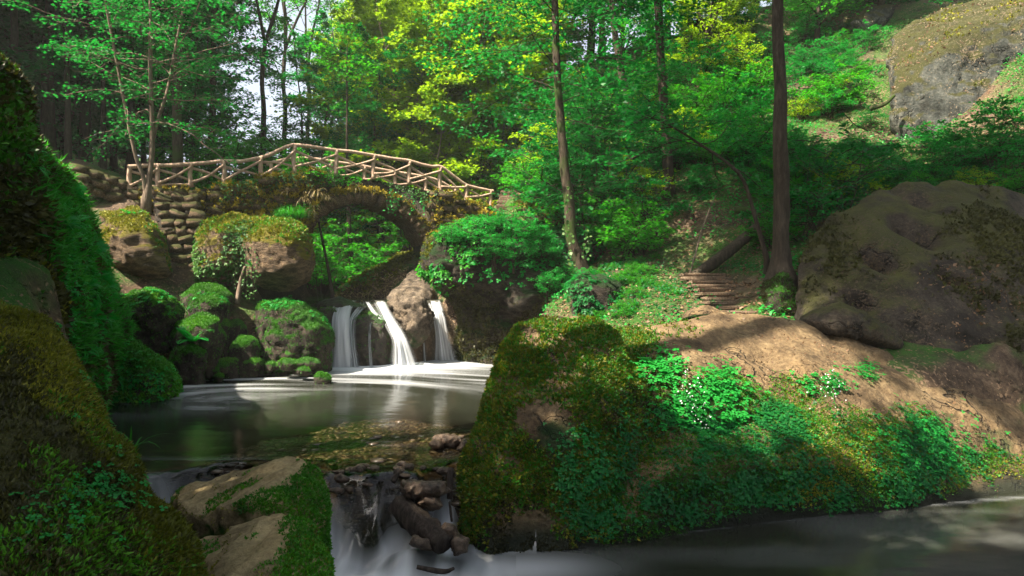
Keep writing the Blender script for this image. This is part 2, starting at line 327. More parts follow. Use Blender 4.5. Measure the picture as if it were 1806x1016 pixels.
def poly_sd(poly, x, y):
    """signed distance, negative inside"""
    poly = np.asarray(poly, float); d = np.full(x.shape, 1e9); ins = np.zeros(x.shape, bool)
    for i in range(len(poly)):
        a, b = poly[i], poly[(i + 1) % len(poly)]; e = b - a
        t = np.clip(((x - a[0]) * e[0] + (y - a[1]) * e[1]) / (e @ e), 0, 1)
        d = np.minimum(d, np.hypot(x - a[0] - t * e[0], y - a[1] - t * e[1]))
        c = ((a[1] > y) != (b[1] > y)) & (x < (b[0] - a[0]) * (y - a[1]) / (b[1] - a[1] + 1e-12) + a[0]); ins ^= c
    return np.where(ins, -d, d)
POOL = [(-3.9,6.9),(-6.2,9.5),(-8.4,12.5),(-8.2,15.6),(-6.4,16.6),(-5,17.2),(-4.2,17.5),(-2.6,17.9),(-1.9,18.7),(-.4,18.6),(.4,17),(0,12),(-.3,8.5),(-.5,6.9)]
LOWER = [(-4.2,7.4),(-.3,7.4),(0,7.6),(3,8.6),(8,10.2),(14,10.5),(14,-3),(-3,-3),(-3.4,3)]
STREAM = [(-7.0,18.5),(-6.5,18.25),(-4.2,18.45),(-2.2,19.2),(-2.2,19.8),(-4.2,21.5),(-5.2,27),(-6.6,34),(-8.2,34),(-7.4,27),(-7.2,21)]
def terrain(x, y):
    x = np.asarray(x, float); y = np.asarray(y, float); sh = x.shape; x = x.ravel(); y = y.ravel()
    z = np.full(x.shape, CW[-1])
    for k in range(len(CTRL)): z += -CW[k] * np.hypot(x - CTRL[k, 0], y - CTRL[k, 1])
    p = np.stack([x, y, np.zeros_like(x)], 1); far = sstep(5, 30, np.hypot(x, y - 10))
    rough = .12 + .5 * far
    z = z + rough * fbm(p * .35, 3, 5) + .06 * fbm(p * 1.7, 3, 9)
    sd = poly_sd(STREAM, x, y); w = sstep(.7, 0, sd); z = np.where(z > 1.5, z * (1 - w) + 1.5 * w, z)
    z = np.minimum(z, np.where(sd < 0, 1.5, 99))
    shoal = -.035 - .5 * sstep(.75, 1.45, np.hypot((x + 1.75) / 1.75, (y - 8.3) / 2.2) + .18 * fbm(p * .9, 3, 3)) + .02 * fbm(p * 5, 2, 8)
    sd = poly_sd(POOL, x, y); w = sstep(.55, -.1, sd); z = z * (1 - w) + np.minimum(z, shoal) * w
    sd = poly_sd(LOWER, x, y) + .3 * fbm(p * 1.5, 3, 18) * sstep(1.0, 0, x); w = sstep(.6, -.3, sd); z = z * (1 - w) + np.minimum(z, -1.1 + .08 * fbm(p * 1.3, 3, 4)) * w
    return z.reshape(sh)
def axis(segs):
    out = []
    for a, b, st in segs: out.append(np.arange(a, b, st))
    return np.append(np.concatenate(out), segs[-1][1])
gx = axis([(-72, -40, 8), (-40, -16, 1.5), (-16, 16, .16), (16, 40, 1.2), (40, 72, 8)])
gy = axis([(-20, 1, 3), (1, 26, .16), (26, 60, .9), (60, 100, 8)])
XX, YY = np.meshgrid(gx, gy); ZZ = terrain(XX, YY); ny, nx = XX.shape
ii, jj = np.meshgrid(np.arange(ny - 1), np.arange(nx - 1), indexing='ij')
Qg = np.stack([ii * nx + jj, ii * nx + jj + 1, (ii + 1) * nx + jj + 1, (ii + 1) * nx + jj], -1).reshape(-1, 4)
put('ground', mesh_arrays('ground', np.stack([XX, YY, ZZ], -1).reshape(-1, 3), [Qg], smooth=True, mat=M['ground']), kind='structure', label='brown forest floor with leaf litter rising on both sides of the stream')
def ground_hit(px, py, y0=8, y1=70):
    """distance at which the sight line of an image point meets the ground"""
    Y = np.arange(y0, y1, .25); d = CAMZ - (py - CY) / F_ * Y - terrain((px - CX) / F_ * Y, Y); k = np.argmax(d < 0); return float(Y[k]) if d[k] < 0 else y1
def gz(x, y): return float(terrain(np.array([x]), np.array([y]))[0])

# ------------------------------------------------------------------ water
rng = np.random.default_rng(11)
def set_attr(me, name, vals):
    a = me.attributes.new(name, 'FLOAT', 'POINT'); a.data.foreach_set('value', np.asarray(vals, np.float32))
def water_sheet(name, x0, x1, y0, y1, st, zf, foam, depth, label, keep=None):
    gx = np.arange(x0, x1 + st, st); gy = np.arange(y0, y1 + st, st); X, Y = np.meshgrid(gx, gy); n, k = X.shape
    a, b = np.meshgrid(np.arange(n - 1), np.arange(k - 1), indexing='ij')
    Q = np.stack([a * k + b, a * k + b + 1, (a + 1) * k + b + 1, (a + 1) * k + b], -1).reshape(-1, 4)
    if keep is not None:
        q = keep(X.ravel(), Y.ravel()); Q = Q[q[Q].all(1)]
    V = np.stack([X.ravel(), Y.ravel(), zf(X.ravel(), Y.ravel())], 1)
    me = mesh_arrays(name, V, [Q], foam(X.ravel(), Y.ravel()), True, M['pool']); set_attr(me, 'depth', depth(X.ravel(), Y.ravel()))
    return put(name, me, kind='structure', label=label)
FB = [P(604, 648, 17.15), P(712, 645, 17.3), P(786, 636, 18.6)]
def pool_foam(x, y):
    f = 0
    for b, s, g in zip(FB, (1.0, 1.2, 1.3), (1, 1, 1)):
        d = np.hypot((x - b[0]) / 1.25, (y - b[1] + .25) / .85); f = f + .8 * g * np.exp(-(d / s) ** 2 * .9)
    # swirl streaks: noise sampled along curved flow lines
    cx, cy = -4.6, 12.2; ang = np.arctan2(y - cy, (x - cx) * .62); rr = np.hypot((x - cx) * .62, y - cy)
    p = np.stack([rr * 1.5, ang * .7 + 5, np.zeros_like(x)], 1); st = fbm(p, 4, 21)
    p2 = np.stack([rr * 5, ang * 1.1, np.ones_like(x)], 1); st2 = fbm(p2, 3, 22)
    band = sstep(12.4, 15.2, y + .15 * x + .5) * sstep(18.6, 15.5, y - .1 * x)
    left = sstep(-3.6, -6.6, x) * sstep(9.6, 12.8, y) * .75
    f = f + np.clip(.38 + .5 * st + .25 * st2, 0, 1) * np.clip(band * .6 + left, 0, 1)
    lipl = sstep(-2.6, -3.4, x) * sstep(8.2, 7.1, y) * .5
    return np.clip(.74 * f * (.8 + .35 * st2) + lipl, 0, .8)
def pool_depth(x, y):
    p = np.stack([x, y, 0 * x], 1)
    d = np.hypot((x + 1.75) / 1.9, (y - 8.2) / 2.3) + .12 * fbm(p * .8, 3, 3)
    return np.clip(sstep(.75, 1.5, d) * .93, 0, .93)
def pool_z(x, y):
    p = np.stack([x, y, 0 * x], 1); z = .012 * fbm(p * .7, 2, 31)
    for b in FB: z = z + .05 * np.exp(-(np.hypot(x - b[0], y - b[1]) / .7) ** 2)
    return z
water_sheet('upper_pool_water', -10, 1.0, 7.9, 19.2, .07, pool_z, pool_foam, pool_depth, 'dark swirling pool below the three falls with drifting white foam', keep=lambda x, y: poly_sd(POOL, x, y) < .6)
def low_foam(x, y):
    p = np.stack([x * .5, y * 1.6, 0 * x], 1)
    d = np.hypot((x + 1.2) / .95, (y - 6.45) / .5)
    f = (.8 + .2 * fbm(np.stack([x * 2.5, y * .7, 0 * x], 1), 3, 35)) * np.exp(-d ** 2) + .28 * np.exp(-((x - .25) / .6) ** 2 - ((y - 6.6) / .3) ** 2)
    f = f + .04 * np.clip(fbm(p, 4, 33) + .2, 0, 1)
    edge = poly_sd([(0, 7.2), (1.5, 7.5), (4, 8.3), (8.2, 9.2), (8.2, 12), (0, 12)], x, y)
    return np.clip(f + .12 * np.exp(-(edge - .05) ** 2 / .002), 0, .93)
water_sheet('lower_river_water', -5, 14.6, -3, 11, .09, lambda x, y: -.7 + 0 * x, low_foam, lambda x, y: 0 * x + .85, 'still dark river running past the foot of the large boulder', keep=lambda x, y: ~((x > -4.25) & (x < .02) & (y > 6.38) & (y < 7.9)))
water_sheet('upper_stream_water', -9, -1.4, 17.35, 34, .1, lambda x, y: 1.665 + .03 * sstep(19.5, 23, y), lambda x, y: np.clip(.22 * sstep(18.6, 17.6, y - .3 * (x + 4)) * (fbm(np.stack([x * 3, y * .8, 0 * x], 1), 3, 7) + .25), 0, .8), lambda x, y: 0 * x + .7,
            'thin stream sliding over the ledge under the arch', keep=lambda x, y: poly_sd(STREAM, x, y) < .2)
# ---- falls
def fall_sheet(path, seed, nu=26, k=7, dens=.93, crown=.10):
    """path: (px, py, Y, width in px) down the stream"""
    pr = np.array([list(P(a, b, c)) + [d / F_ * c] for a, b, c, d in path]); pr = catmull(pr, k)
    u = np.linspace(-1, 1, nu); m = len(pr); V = []; al = []
    t = np.linspace(0, 1, m)
    uu, tt = np.meshgrid(u, t)
    q = np.stack([uu.ravel() * 5, tt.ravel() * .8, np.full(uu.size, seed)], 1)
    st = fbm(q, 4, seed); st2 = fbm(q * np.array([3.2, 2.0, 1]), 3, seed + 9)
    V = np.stack([pr[:, 0][:, None] + uu * pr[:, 3][:, None] * .5, pr[:, 1][:, None] - crown * (1 - uu ** 2) + 0 * uu, pr[:, 2][:, None] + 0 * uu], -1).reshape(-1, 3)
    V[:, 1] -= .05 * st + .02 * st2
    edge = sstep(1.0, .38, np.abs(uu + .12 * st.reshape(uu.shape)))
    a = np.clip(edge.ravel() * (dens + .35 * st + .35 * st2), 0, .97)
    a *= .35 + .65 * sstep(0, .12, tt.ravel())
    i, j = np.meshgrid(np.arange(m - 1), np.arange(nu - 1), indexing='ij')
    Q = np.stack([i * nu + j, i * nu + j + 1, (i + 1) * nu + j + 1, (i + 1) * nu + j], -1).reshape(-1, 4)
    return V, Q, a
def waterfall(name, paths, label, **kw):
    g = Geo()
    for k, (p, d) in enumerate(paths):
        V, Q, a = fall_sheet(p, 40 + k * 3 + len(label), dens=d, **kw); g.add(V, Q, None, a)
    return put(name, g.mesh(name, M['fall'], True), kind='structure', label=label)
waterfall('waterfall', [([(616, 529.5, 19.2, 44), (613, 531, 18.5, 42), (607, 546, 17.6, 38), (603, 566, 17.2, 40), (603, 600, 17.05, 42), (604, 650, 17.05, 58)], .95),
                        ([(640, 540, 17.8, 16), (626, 556, 17.4, 14), (621, 575, 17.2, 14), (622, 610, 17.1, 16), (626, 650, 17.05, 22)], .55),
                        ([(598, 526, 18.4, 12), (590, 540, 17.8, 10), (588, 552, 17.5, 10)], .6)],
          'left white waterfall dropping straight beside the mossy boulder')
waterfall('waterfall', [([(575, 531, 18.8, 10), (583, 545, 18.0, 9), (592, 560, 17.6, 10), (594, 575, 17.4, 9)], .45), ([(640, 531, 18.9, 16), (638, 543, 18.15, 12), (628, 556, 17.6, 12), (617, 566, 17.35, 12)], .6),
                        ([(734, 531, 19.3, 8), (744, 560, 18.5, 6), (748, 600, 18.4, 6), (750, 642, 18.35, 10)], .35), ([(656, 560, 17.6, 6), (652, 590, 17.15, 6), (655, 648, 17.05, 9)], .3)], 'thin white trickles between the three falls')
waterfall('waterfall', [([(664, 529.5, 19.3, 30), (668, 531, 18.7, 26), (675, 543, 18.15, 24), (684, 560, 17.7, 26), (696, 582, 17.4, 32), (706, 605, 17.2, 36), (712, 648, 17.2, 60)], .97),
                        ([(648, 532, 18.2, 10), (660, 550, 17.85, 12), (676, 566, 17.65, 12)], .6)],
          'middle white waterfall curving down the slanted slab')
waterfall('waterfall', [([(760, 529, 20, 34), (764, 530, 19.3, 30), (769, 542, 18.85, 28), (774, 560, 18.6, 29), (780, 595, 18.55, 33), (786, 639, 18.55, 54)], .93)],
          'right white waterfall falling at the foot of the dark overhang')
# cascade over the near lip
def cascade():
    xs = np.linspace(-4.3, .25, 110); ts = np.linspace(0, 1, 110); U, Tt = np.meshgrid(xs, ts)
    Y0 = 7.95 - 1.75 * Tt; p = np.stack([U.ravel() * 1.3, Y0.ravel() * 1.1, 0 * U.ravel()], 1); n1 = fbm(p, 3, 51).reshape(U.shape)
    n2 = fbm(np.stack([U.ravel() * 6, Y0.ravel() * .8, 0 * U.ravel()], 1), 3, 52).reshape(U.shape)
    sh = .45 * sstep(-.75, -.35, U); n3 = fbm(np.stack([U.ravel() * 2.6, Y0.ravel() * .9, 0 * U.ravel()], 1), 3, 57).reshape(U.shape); v_ = Y0 - sh + .2 * n1 + (.42 * n3 + .16 * np.sin(U * 4.4 + 1)) * sstep(6.3, 6.9, Y0) * sstep(7.95, 7.75, Y0); D = sstep(7.65, 6.4, v_) ** 1.4; Y = Y0 + .08 * n1 * D
    hump = .16 * np.exp(-((U + 1.0) / .26) ** 2 - ((Y0 - 6.65) / .2) ** 2) - .08 * np.exp(-((U + 1.42) / .16) ** 2 - ((Y0 - 6.7) / .22) ** 2)
    Z = -.69 * D + .03 * n1 * D * (1 - D) + hump
    a = .1 * sstep(.05, .35, D) + sstep(.5, 1.0, D + .14 * n1 + .1 * n2) * (.72 + .45 * n2) + .3 * np.exp(-((U + .7) / .08) ** 2) * sstep(.2, .5, D)
    a = a - .45 * np.exp(-((U + 1.38) / .12) ** 2) * sstep(.4, .8, D)
    left = sstep(-2.6, -3.1, U) * sstep(7.5, 7.1, Y0) * .5
    lf = low_foam(U.ravel(), Y0.ravel()).reshape(U.shape); w = np.maximum(sstep(6.6, 6.22, Y0), sstep(-.5, .05, U) * sstep(7.2, 6.9, Y0))
    a = np.clip(np.maximum(a, left) * np.clip(.78 + .5 * n1 + .15 * n2, .3, 1) * (1 - w) + lf * w, 0, .9); Z = Z * (1 - w) - .704 * w
    dep = np.clip(np.maximum(pool_depth(U.ravel(), Y0.ravel()), (.88 * sstep(.0, .7, D + .3 * n1)).ravel()), 0, .9); dep = dep * (1 - w.ravel()) + .85 * w.ravel()
    n, k = U.shape; i, j = np.meshgrid(np.arange(n - 1), np.arange(k - 1), indexing='ij')
    Q = np.stack([i * k + j, i * k + j + 1, (i + 1) * k + j + 1, (i + 1) * k + j], -1).reshape(-1, 4)[:, ::-1]; 
    me = mesh_arrays('cascade_water', np.stack([U, Y, Z], -1).reshape(-1, 3), [Q], a.ravel(), True, M['pool']); set_attr(me, 'depth', dep)
    put('cascade_water', me, kind='structure', label='milky cascade sliding over the near lip between the rocks')
cascade()

# ------------------------------------------------------------------ rocks
def pillow(sil, Yc, tf, tb, lean=0.0):
    """closed body whose outline at depth Yc is the given outline, thickening tf towards and tb away from the viewer"""
    s = np.array([q[:2] for q in sil], float); c = s.mean(0); out = []
    for a in (-1.25, -.9, -.5, 0, .5, .9, 1.25):
        k = max(math.cos(a) ** .75, .22); off = math.sin(a) * (tb if a > 0 else tf)
        for q in s:
            w = c + (q - c) * k
            out.append(P(w[0], w[1], Yc + off + lean * (c[1] - w[1]) / F_ * Yc))
    return np.array(out)
def foot(pts, z=-1.3, grow=1.0):
    pts = np.asarray(pts); c = pts.mean(0); q = pts.copy(); q[:, :2] = c[:2] + (pts[:, :2] - c[:2]) * grow; q[:, 2] = z
    return np.vstack([pts, q])
def hull_mesh(hulls):
    bm = bmesh.new()
    for h in hulls:
        b2 = bmesh.new()
        for p in h: b2.verts.new(p)
        r = bmesh.ops.convex_hull(b2, input=b2.verts)
        bmesh.ops.delete(b2, geom=[e for e in set(r['geom_interior'] + r['geom_unused']) if isinstance(e, bmesh.types.BMVert)], context='VERTS')
        bmesh.ops.recalc_face_normals(b2, faces=b2.faces)
        m = bpy.data.meshes.new('tmp'); b2.to_mesh(m); b2.free(); bm.from_mesh(m); bpy.data.meshes.remove(m)
    me = bpy.data.meshes.new('tmp'); bm.to_mesh(me); bm.free(); return me
def read(me):
    n = len(me.vertices); V = np.empty(n * 3); me.vertices.foreach_get('co', V); N = np.empty(n * 3); me.vertex_normals.foreach_get('vector', N)
    return V.reshape(-1, 3), N.reshape(-1, 3)
ROCKS = {}
def at_px0(px, Y): return (px - CX) / F_ * Y
def rock(hulls, name, label, mat, voxel, amp, seed, smooth=12, freq=None, strata=0.0, ridges=0.0, cat='boulder', group=None, extra=None):
    hulls = [np.asarray(h) for h in hulls]; allp = np.vstack(hulls); c = allp.mean(0); c[2] = allp[:, 2].min()
    me = hull_mesh([h - c for h in hulls])
    o = bpy.data.objects.new('tmp', me); COL.objects.link(o)
    md = o.modifiers.new('r', 'REMESH'); md.mode = 'VOXEL'; md.voxel_size = voxel
    ms = o.modifiers.new('s', 'SMOOTH'); ms.iterations = smooth; ms.factor = .6
    dg = bpy.context.evaluated_depsgraph_get(); m2 = bpy.data.meshes.new_from_object(o.evaluated_get(dg))
    bpy.data.objects.remove(o); bpy.data.meshes.remove(me)
    V, N = read(m2); size = (allp.max(0) - allp.min(0)).max(); fq = freq or 2.2 / size
    w = V + c
    d = amp * size * (fbm(w * fq, 3, seed) * .8 + .35 * fbm(w * fq * 3.1, 3, seed + 5)) + .012 * min(size, 2.5) * fbm(w * fq * 11, 3, seed + 8)
    if strata: d += strata * size * (vnoise(np.stack([w[:, 0] * .5, w[:, 1] * .5, w[:, 2] * 7 / max(size, 1.) * 2 + .4 * fbm(w * .8, 2, 1)], 1), seed + 3))
    if ridges: d += -ridges * np.clip(1 - np.abs(fbm(w * fq * 1.6, 3, seed + 7)) * 6, 0, 1)
    if extra is not None: d = d + extra(w, N)
    m2.vertices.foreach_set('co', (V + N * d[:, None]).astype(np.float32).ravel()); m2.update()
    m2.polygons.foreach_set('use_smooth', np.ones(len(m2.polygons), bool)); m2.materials.clear(); m2.materials.append(M[mat]); m2.name = name
    ob = put(name, m2, loc=c, label=label, cat=cat, group=group)
    ROCKS[label] = ob
    return ob
def scatter(ob, dens, seed, mask=None, back=-.15):
    """random points on a mesh object (world), with normals; only what can face the viewer side"""
    me = ob.data; me.calc_loop_triangles(); n = len(me.loop_triangles)
    t = np.empty(n * 3, np.int32); me.loop_triangles.foreach_get('vertices', t); t = t.reshape(-1, 3)
    V, N = read(me); off = np.array(ob.matrix_basis.translation); V = V + off
    a, b, c = V[t[:, 0]], V[t[:, 1]], V[t[:, 2]]; cr = np.cross(b - a, c - a); ar = np.linalg.norm(cr, axis=1) / 2
    rg = np.random.default_rng(seed); cnt = int(ar.sum() * dens); idx = rg.choice(n, cnt, p=ar / ar.sum())
    r1, r2 = np.sqrt(rg.random(cnt)), rg.random(cnt)
    w = np.stack([1 - r1, r1 * (1 - r2), r1 * r2], 1)
    p = (V[t[idx]] * w[..., None]).sum(1); nn = unit((N[t[idx]] * w[..., None]).sum(1))
    view = unit(np.array([0, 0, CAMZ]) - p); ok = ((nn * view).sum(1) > back) & (p[:, 2] > -.75) & (p[:, 1] > .5)
    px = p[:, 0] / p[:, 1] * F_ + CX; py = CY - (p[:, 2] - CAMZ) / p[:, 1] * F_
    ok &= (px > -350) & (px < 2150) & (py > -250) & (py < 1250)
    if mask is not None: ok &= rg.random(cnt) < mask(p, nn, px, py)
    return p[ok], nn[ok], rg
def tufts(p, n, rg, size, blades=5, wid=.5, lift=.7, up=.3):
    """little moss shoots: a few leaf quads per point"""
    N = len(p); pp = np.repeat(p, blades, 0); nn = np.repeat(n, blades, 0)
    rnd = rg.normal(0, 1, (N * blades, 3)); d = unit(nn * lift + unit(rnd) * .8 + np.array([0, 0, up]))
    side = unit(np.cross(d, nn + rg.normal(0, .4, nn.shape))); L = size * rg.uniform(.5, 1.4, (N * blades, 1)) * np.repeat(rg.uniform(.6, 1.3, (N, 1)), blades, 0)
    base = pp + rg.normal(0, size * .25, pp.shape) - nn * size * .15
    a, b, c, e = base, base + d * L * .45 + side * L * wid * .5, base + d * L, base + d * L * .45 - side * L * wid * .5
    return np.stack([a, b, c, e], 1).reshape(-1, 3), np.arange(N * blades * 4).reshape(-1, 4)
def moss(ob, name, mat, dens, size, seed, mask=None, blades=5, vfun=None, up=.3, lift=.7, wid=.5):
    p, n, rg = scatter(ob, dens, seed, mask)
    if len(p) < 3: return None
    V, Q = tufts(p, n, rg, size, blades, up=up, lift=lift, wid=wid); off = np.array(ob.matrix_basis.translation)
    vv = np.clip(.5 + .32 * fbm(p * 1.1, 3, seed) + rg.normal(0, .16, len(p)), 0, 1) if vfun is None else vfun(p, n, rg)
    me = mesh_arrays(name, V - off, [Q], np.repeat(vv, blades * 4), False, M[mat])
    return put(name, me, parent=ob, kind='stuff')
def leafmat(ob, name, mat, dens, size, seed, mask=None, lift=.03, leaflets=3, updir=.6, kind='stuff', vb=.5):
    """little three-lobed herb leaves held off the surface, facing out and up"""
    p, n, rg = scatter(ob, dens, seed, mask)
    if len(p) < 3: return None
    N = len(p); nn = unit(n * .7 + np.array([0, 0, updir]) + rg.normal(0, .25, (N, 3))); p = p + n * (lift * rg.uniform(.2, 1.6, (N, 1)))
    a0 = rg.uniform(0, 6.28, N); t = unit(np.cross(nn, rg.normal(0, 1, (N, 3)))); s = np.cross(nn, t)
    g = Geo(); L = size * rg.uniform(.6, 1.3, (N, 1)); off = np.array(ob.matrix_basis.translation)
    vv = np.clip(vb + .25 * fbm(p * 1.3, 2, seed) + rg.normal(0, .17, N), 0, 1)
    for k in range(leaflets):
        a = a0 + k * 2 * np.pi / leaflets; d = np.cos(a)[:, None] * t + np.sin(a)[:, None] * s; e = np.cross(nn, d)
        V = np.stack([p, p + d * L * .6 + e * L * .48, p + d * L - nn * L * .15, p + d * L * .6 - e * L * .48], 1).reshape(-1, 3) - off
        g.add(V, np.arange(N * 4).reshape(N, 4), None, np.repeat(vv, 4))
    return put(name, g.mesh(name, M[mat]), parent=ob, kind=kind)

# ---- the near rocks
H1 = PS([(905,562,8.8),(960,552,8.9),(1045,553,9.0),(1092,580,8.9),(876,605,8.6),(871,665,8.35),(1000,650,8.0),(852,738,7.95),(832,800,7.5),(802,865,7.15),(806,915,6.98),(850,958,6.9),(920,985,6.85),(1000,972,6.9),
         (1100,930,7.2),(1120,650,8.3),(1150,760,7.6),(900,610,10),(1100,600,11),(860,720,9.5),(960,740,7.45),(1020,700,7.5)])
H2 = PS([(1070,572,9.8),(1150,564,10.2),(1285,571,10.7),(1400,591,10.9),(1500,603,11.2),(1600,625,11.2),(1700,660,11.0),(1790,733,10.4),(1850,800,9.9),(1130,650,8.5),(1230,655,8.7),(1330,700,8.8),
         (1100,930,7.15),(1280,893,7.7),(1500,872,8.25),(1800,871,8.9),(1900,870,9.3),(1190,790,7.5),(1400,790,8.35),(1600,790,9.05),(1100,600,12),(1500,640,12.9),(1900,820,12)])
def boulder_extra(w, N):
    x, y, z = w[:, 0], w[:, 1], w[:, 2]
    d = -.10 * sstep(.02, -.5, z) * sstep(.2, -.5, N[:, 1])                      # undercut by the river
    px = x / y * F_ + CX; py = CY - (z - CAMZ) / y * F_
    d = d - .16 * np.exp(-((px - 960) / 60) ** 2 - ((py - 820) / 120) ** 2) + .1 * np.exp(-((px - 950) / 80) ** 2 - ((py - 735) / 40) ** 2)
    d = d + .05 * np.sin((px + .55 * py) * .09 + 2 * fbm(w * 1.1, 2, 3)) * np.exp(-((px - 860) / 60) ** 2) * sstep(700, 800, py)
    d = d - .12 * np.exp(-((px - 1365 - .9 * (py - 660)) / 22) ** 2) * sstep(610, 650, py) * sstep(760, 700, py)
    return d
BIG = rock([foot(H1), foot(H2)], 'boulder', 'largest boulder, tan back and mossy clover-grown flank rising from the dark river', 'boulder', .05, .02, 3, 7, ridges=.09, extra=boulder_extra)
FGR = rock([foot(PS([(298,870,5.7),(345,858,5.7),(450,815,5.5),(500,801,5.4),(540,801,5.2),(568,822,5.05),(580,850,4.95),(583,890,4.8),(577,935,4.6),(440,885,4.4),(330,905,4.7)])),
            foot(PS([(420,922,4.15),(480,893,4.2),(550,898,4.05),(574,930,3.95),(586,985,3.7),(598,1060,3.5),(345,1016,3.7),(345,945,4.3),(350,1120,3.0),(560,1150,3.0)]))],
           'boulder', 'flat-topped tan boulder with green mossy sides closest to the water lip', 'fg', .028, .011, 8, 14, freq=.7, ridges=.02)
NL = rock([foot(PS([(352,1030,3.15),(342,1000,3.2),(300,915,3.3),(240,820,3.5),(190,750,3.7),(150,690,3.9),(110,625,4.1),(58,575,4.3),(-20,545,4.4),(-250,510,4.2),(-400,1100,2.2),(380,1180,2.7),(100,1180,2.1),(110,850,2.9),(-100,720,3.0),
                (100,640,5.5),(230,850,4.6),(-250,510,6),(330,1016,4.1)]))], 'boulder', 'steep dark rock edged in golden moss, the one filling the lower corner', 'nearrock', .035, .03, 12, 6)
WALL = rock([foot(PS([(-80,70,7.2),(-28,122,7.2),(34,226,8.2),(86,280,9.2),(130,324,10.2),(156,366,11),(170,425,11.5),(188,490,12),(206,560,12.2),(206,640,12.2),(150,700,9.5),(0,720,6.2),(-250,700,5.2),(-300,60,5.4),(85,400,7.6),(60,560,6.6),(20,300,6.7),
                 (-150,60,10),(-60,200,13),(90,330,14),(140,600,14.5)]), 0)], 'rock_bank', 'tall mossy rock bank overgrown with ferns along the shaded side of the pool', 'wallrock', .07, .022, 15, 6, freq=.55, cat='rock bank', strata=.006, ridges=.16)
# ---- boulders round the pool
def bl(sil, Yc, tf, tb, label, mat='mossrock', seed=1, voxel=.07, amp=.055, ft=None, name='boulder', cat='boulder', group=None, **kw):
    h = pillow(sil, Yc, tf, tb)
    return rock([h] if ft is None else [foot(h, max(ft, h[:, 2].min() - .45), .72)], name, label, mat, voxel, amp, seed, cat=cat, group=group, **kw)
ML = rock([foot(pillow([(318,672),(302,645),(262,620),(225,603),(180,570),(150,552),(105,590),(90,660),(120,700),(200,694),(270,682)], 13.0, 1.2, 1.6), -.5)], 'boulder', 'long low boulder with green moss sloping into the pool below the fern bank', 'mossrock', .06, .03, 22)
L1 = bl([(172,376),(205,366),(240,360),(264,370),(282,400),(298,450),(313,490),(290,503),(245,500),(200,475),(172,440)], 17.8, 1.5, 1.5, 'dark overhanging sandstone block under the twin-stemmed tree', 'goldrock', 31, strata=.012)
L2 = bl([(338,425),(348,388),(400,371),(470,377),(512,390),(490,500),(425,512),(360,482),(336,500)], 18.1, 1.3, 1.2, 'broad moss-covered block wedged under the masonry wall', 'goldrock', 32, strata=.006)
L3 = bl([(428,425),(455,398),(500,386),(536,398),(556,438),(559,470),(546,500),(510,514),(460,508),(432,480)], 17.0, 1.3, 1.4, 'rounded sandstone boulder capped with golden moss beside the arch', 'goldrock', 33, amp=.025, strata=.012)
SM = []
for k, (sil, Yc, tf, tb, lab) in enumerate([
    ([(190,532),(230,514),(272,511),(305,530),(320,556),(300,577),(255,582),(208,572)], 15.2, .9, .9, 'wide mossy boulder tucked against the foot of the fern bank'),
    ([(297,605),(308,568),(350,552),(386,558),(396,590),(390,622),(350,630),(308,622)], 14.9, .7, .7, 'steep-faced mossy boulder in the middle of the heap'),
    ([(316,522),(345,500),(380,502),(408,518),(414,532),(370,538),(322,536)], 16.6, .8, .8, 'flat mossy slab highest in the heap below the block wall'),
    ([(328,545),(345,522),(378,517),(402,534),(398,556),(340,560)], 15.9, .6, .7, 'small round mossy boulder under the highest slab'),
    ([(292,645),(308,612),(345,602),(366,622),(366,648),(330,658)], 14.4, .5, .6, 'low boulder with a leafy fern on top at the pool edge'),
    ([(450,560),(466,536),(512,529),(556,545),(584,575),(588,610),(580,642),(530,645),(480,632),(454,606)], 16.4, .9, 1.0, 'big dark moss-draped boulder beside the left waterfall'),
    ([(404,616),(420,592),(446,590),(461,610),(456,632),(420,636)], 15.6, .45, .5, 'bright green mossy stone in front of the boulder gap'),
    ([(360,652),(384,634),(420,631),(420,650),(385,656)], 15.3, .4, .4, 'thin flat mossy slab touching the pool water'),
    ([(418,652),(425,636),(462,634),(466,650)], 15.7, .35, .4, 'little mossy step stone beside the thin slab'),
    ([(440,652),(448,636),(480,630),(506,634),(508,650)], 16.1, .4, .4, 'layered mossy ledge nearest the left waterfall'),
    ([(398,590),(402,570),(420,563),(438,580),(434,602),(408,606)], 16.3, .4, .5, 'upright small mossy stone in the boulder gap'),
    ([(372,585),(380,562),(398,560),(408,578),(400,598)], 15.9, .35, .4, 'narrow stone behind the steep-faced boulder'),
    ([(555,566),(562,546),(582,541),(604,549),(603,574),(580,578)], 17.7, .35, .5, 'smooth brown stone splitting the left waterfall at its top'),
    ([(508,648),(520,636),(550,634),(566,646),(540,654)], 16.4, .3, .4, 'low wet stone at the foot of the moss-draped boulder'),
    ([(230,640),(262,628),(296,636),(290,656),(240,660)], 14.8, .4, .5, 'shaded stone half hidden behind the long low boulder'),
    ([(462,632),(470,612),(500,612),(512,630),(490,640)], 16.0, .35, .4, 'green mossy stone stacked above the layered ledge')]):
    SM.append(bl(sil, Yc, tf, tb, lab, 'wetrock' if 'wet' in lab or 'brown' in lab else 'mossrock', 50 + k, voxel=.045, amp=.06, smooth=6, freq=1.5, ft=None if k in (12,) else -.4))
hr = np.random.default_rng(17)
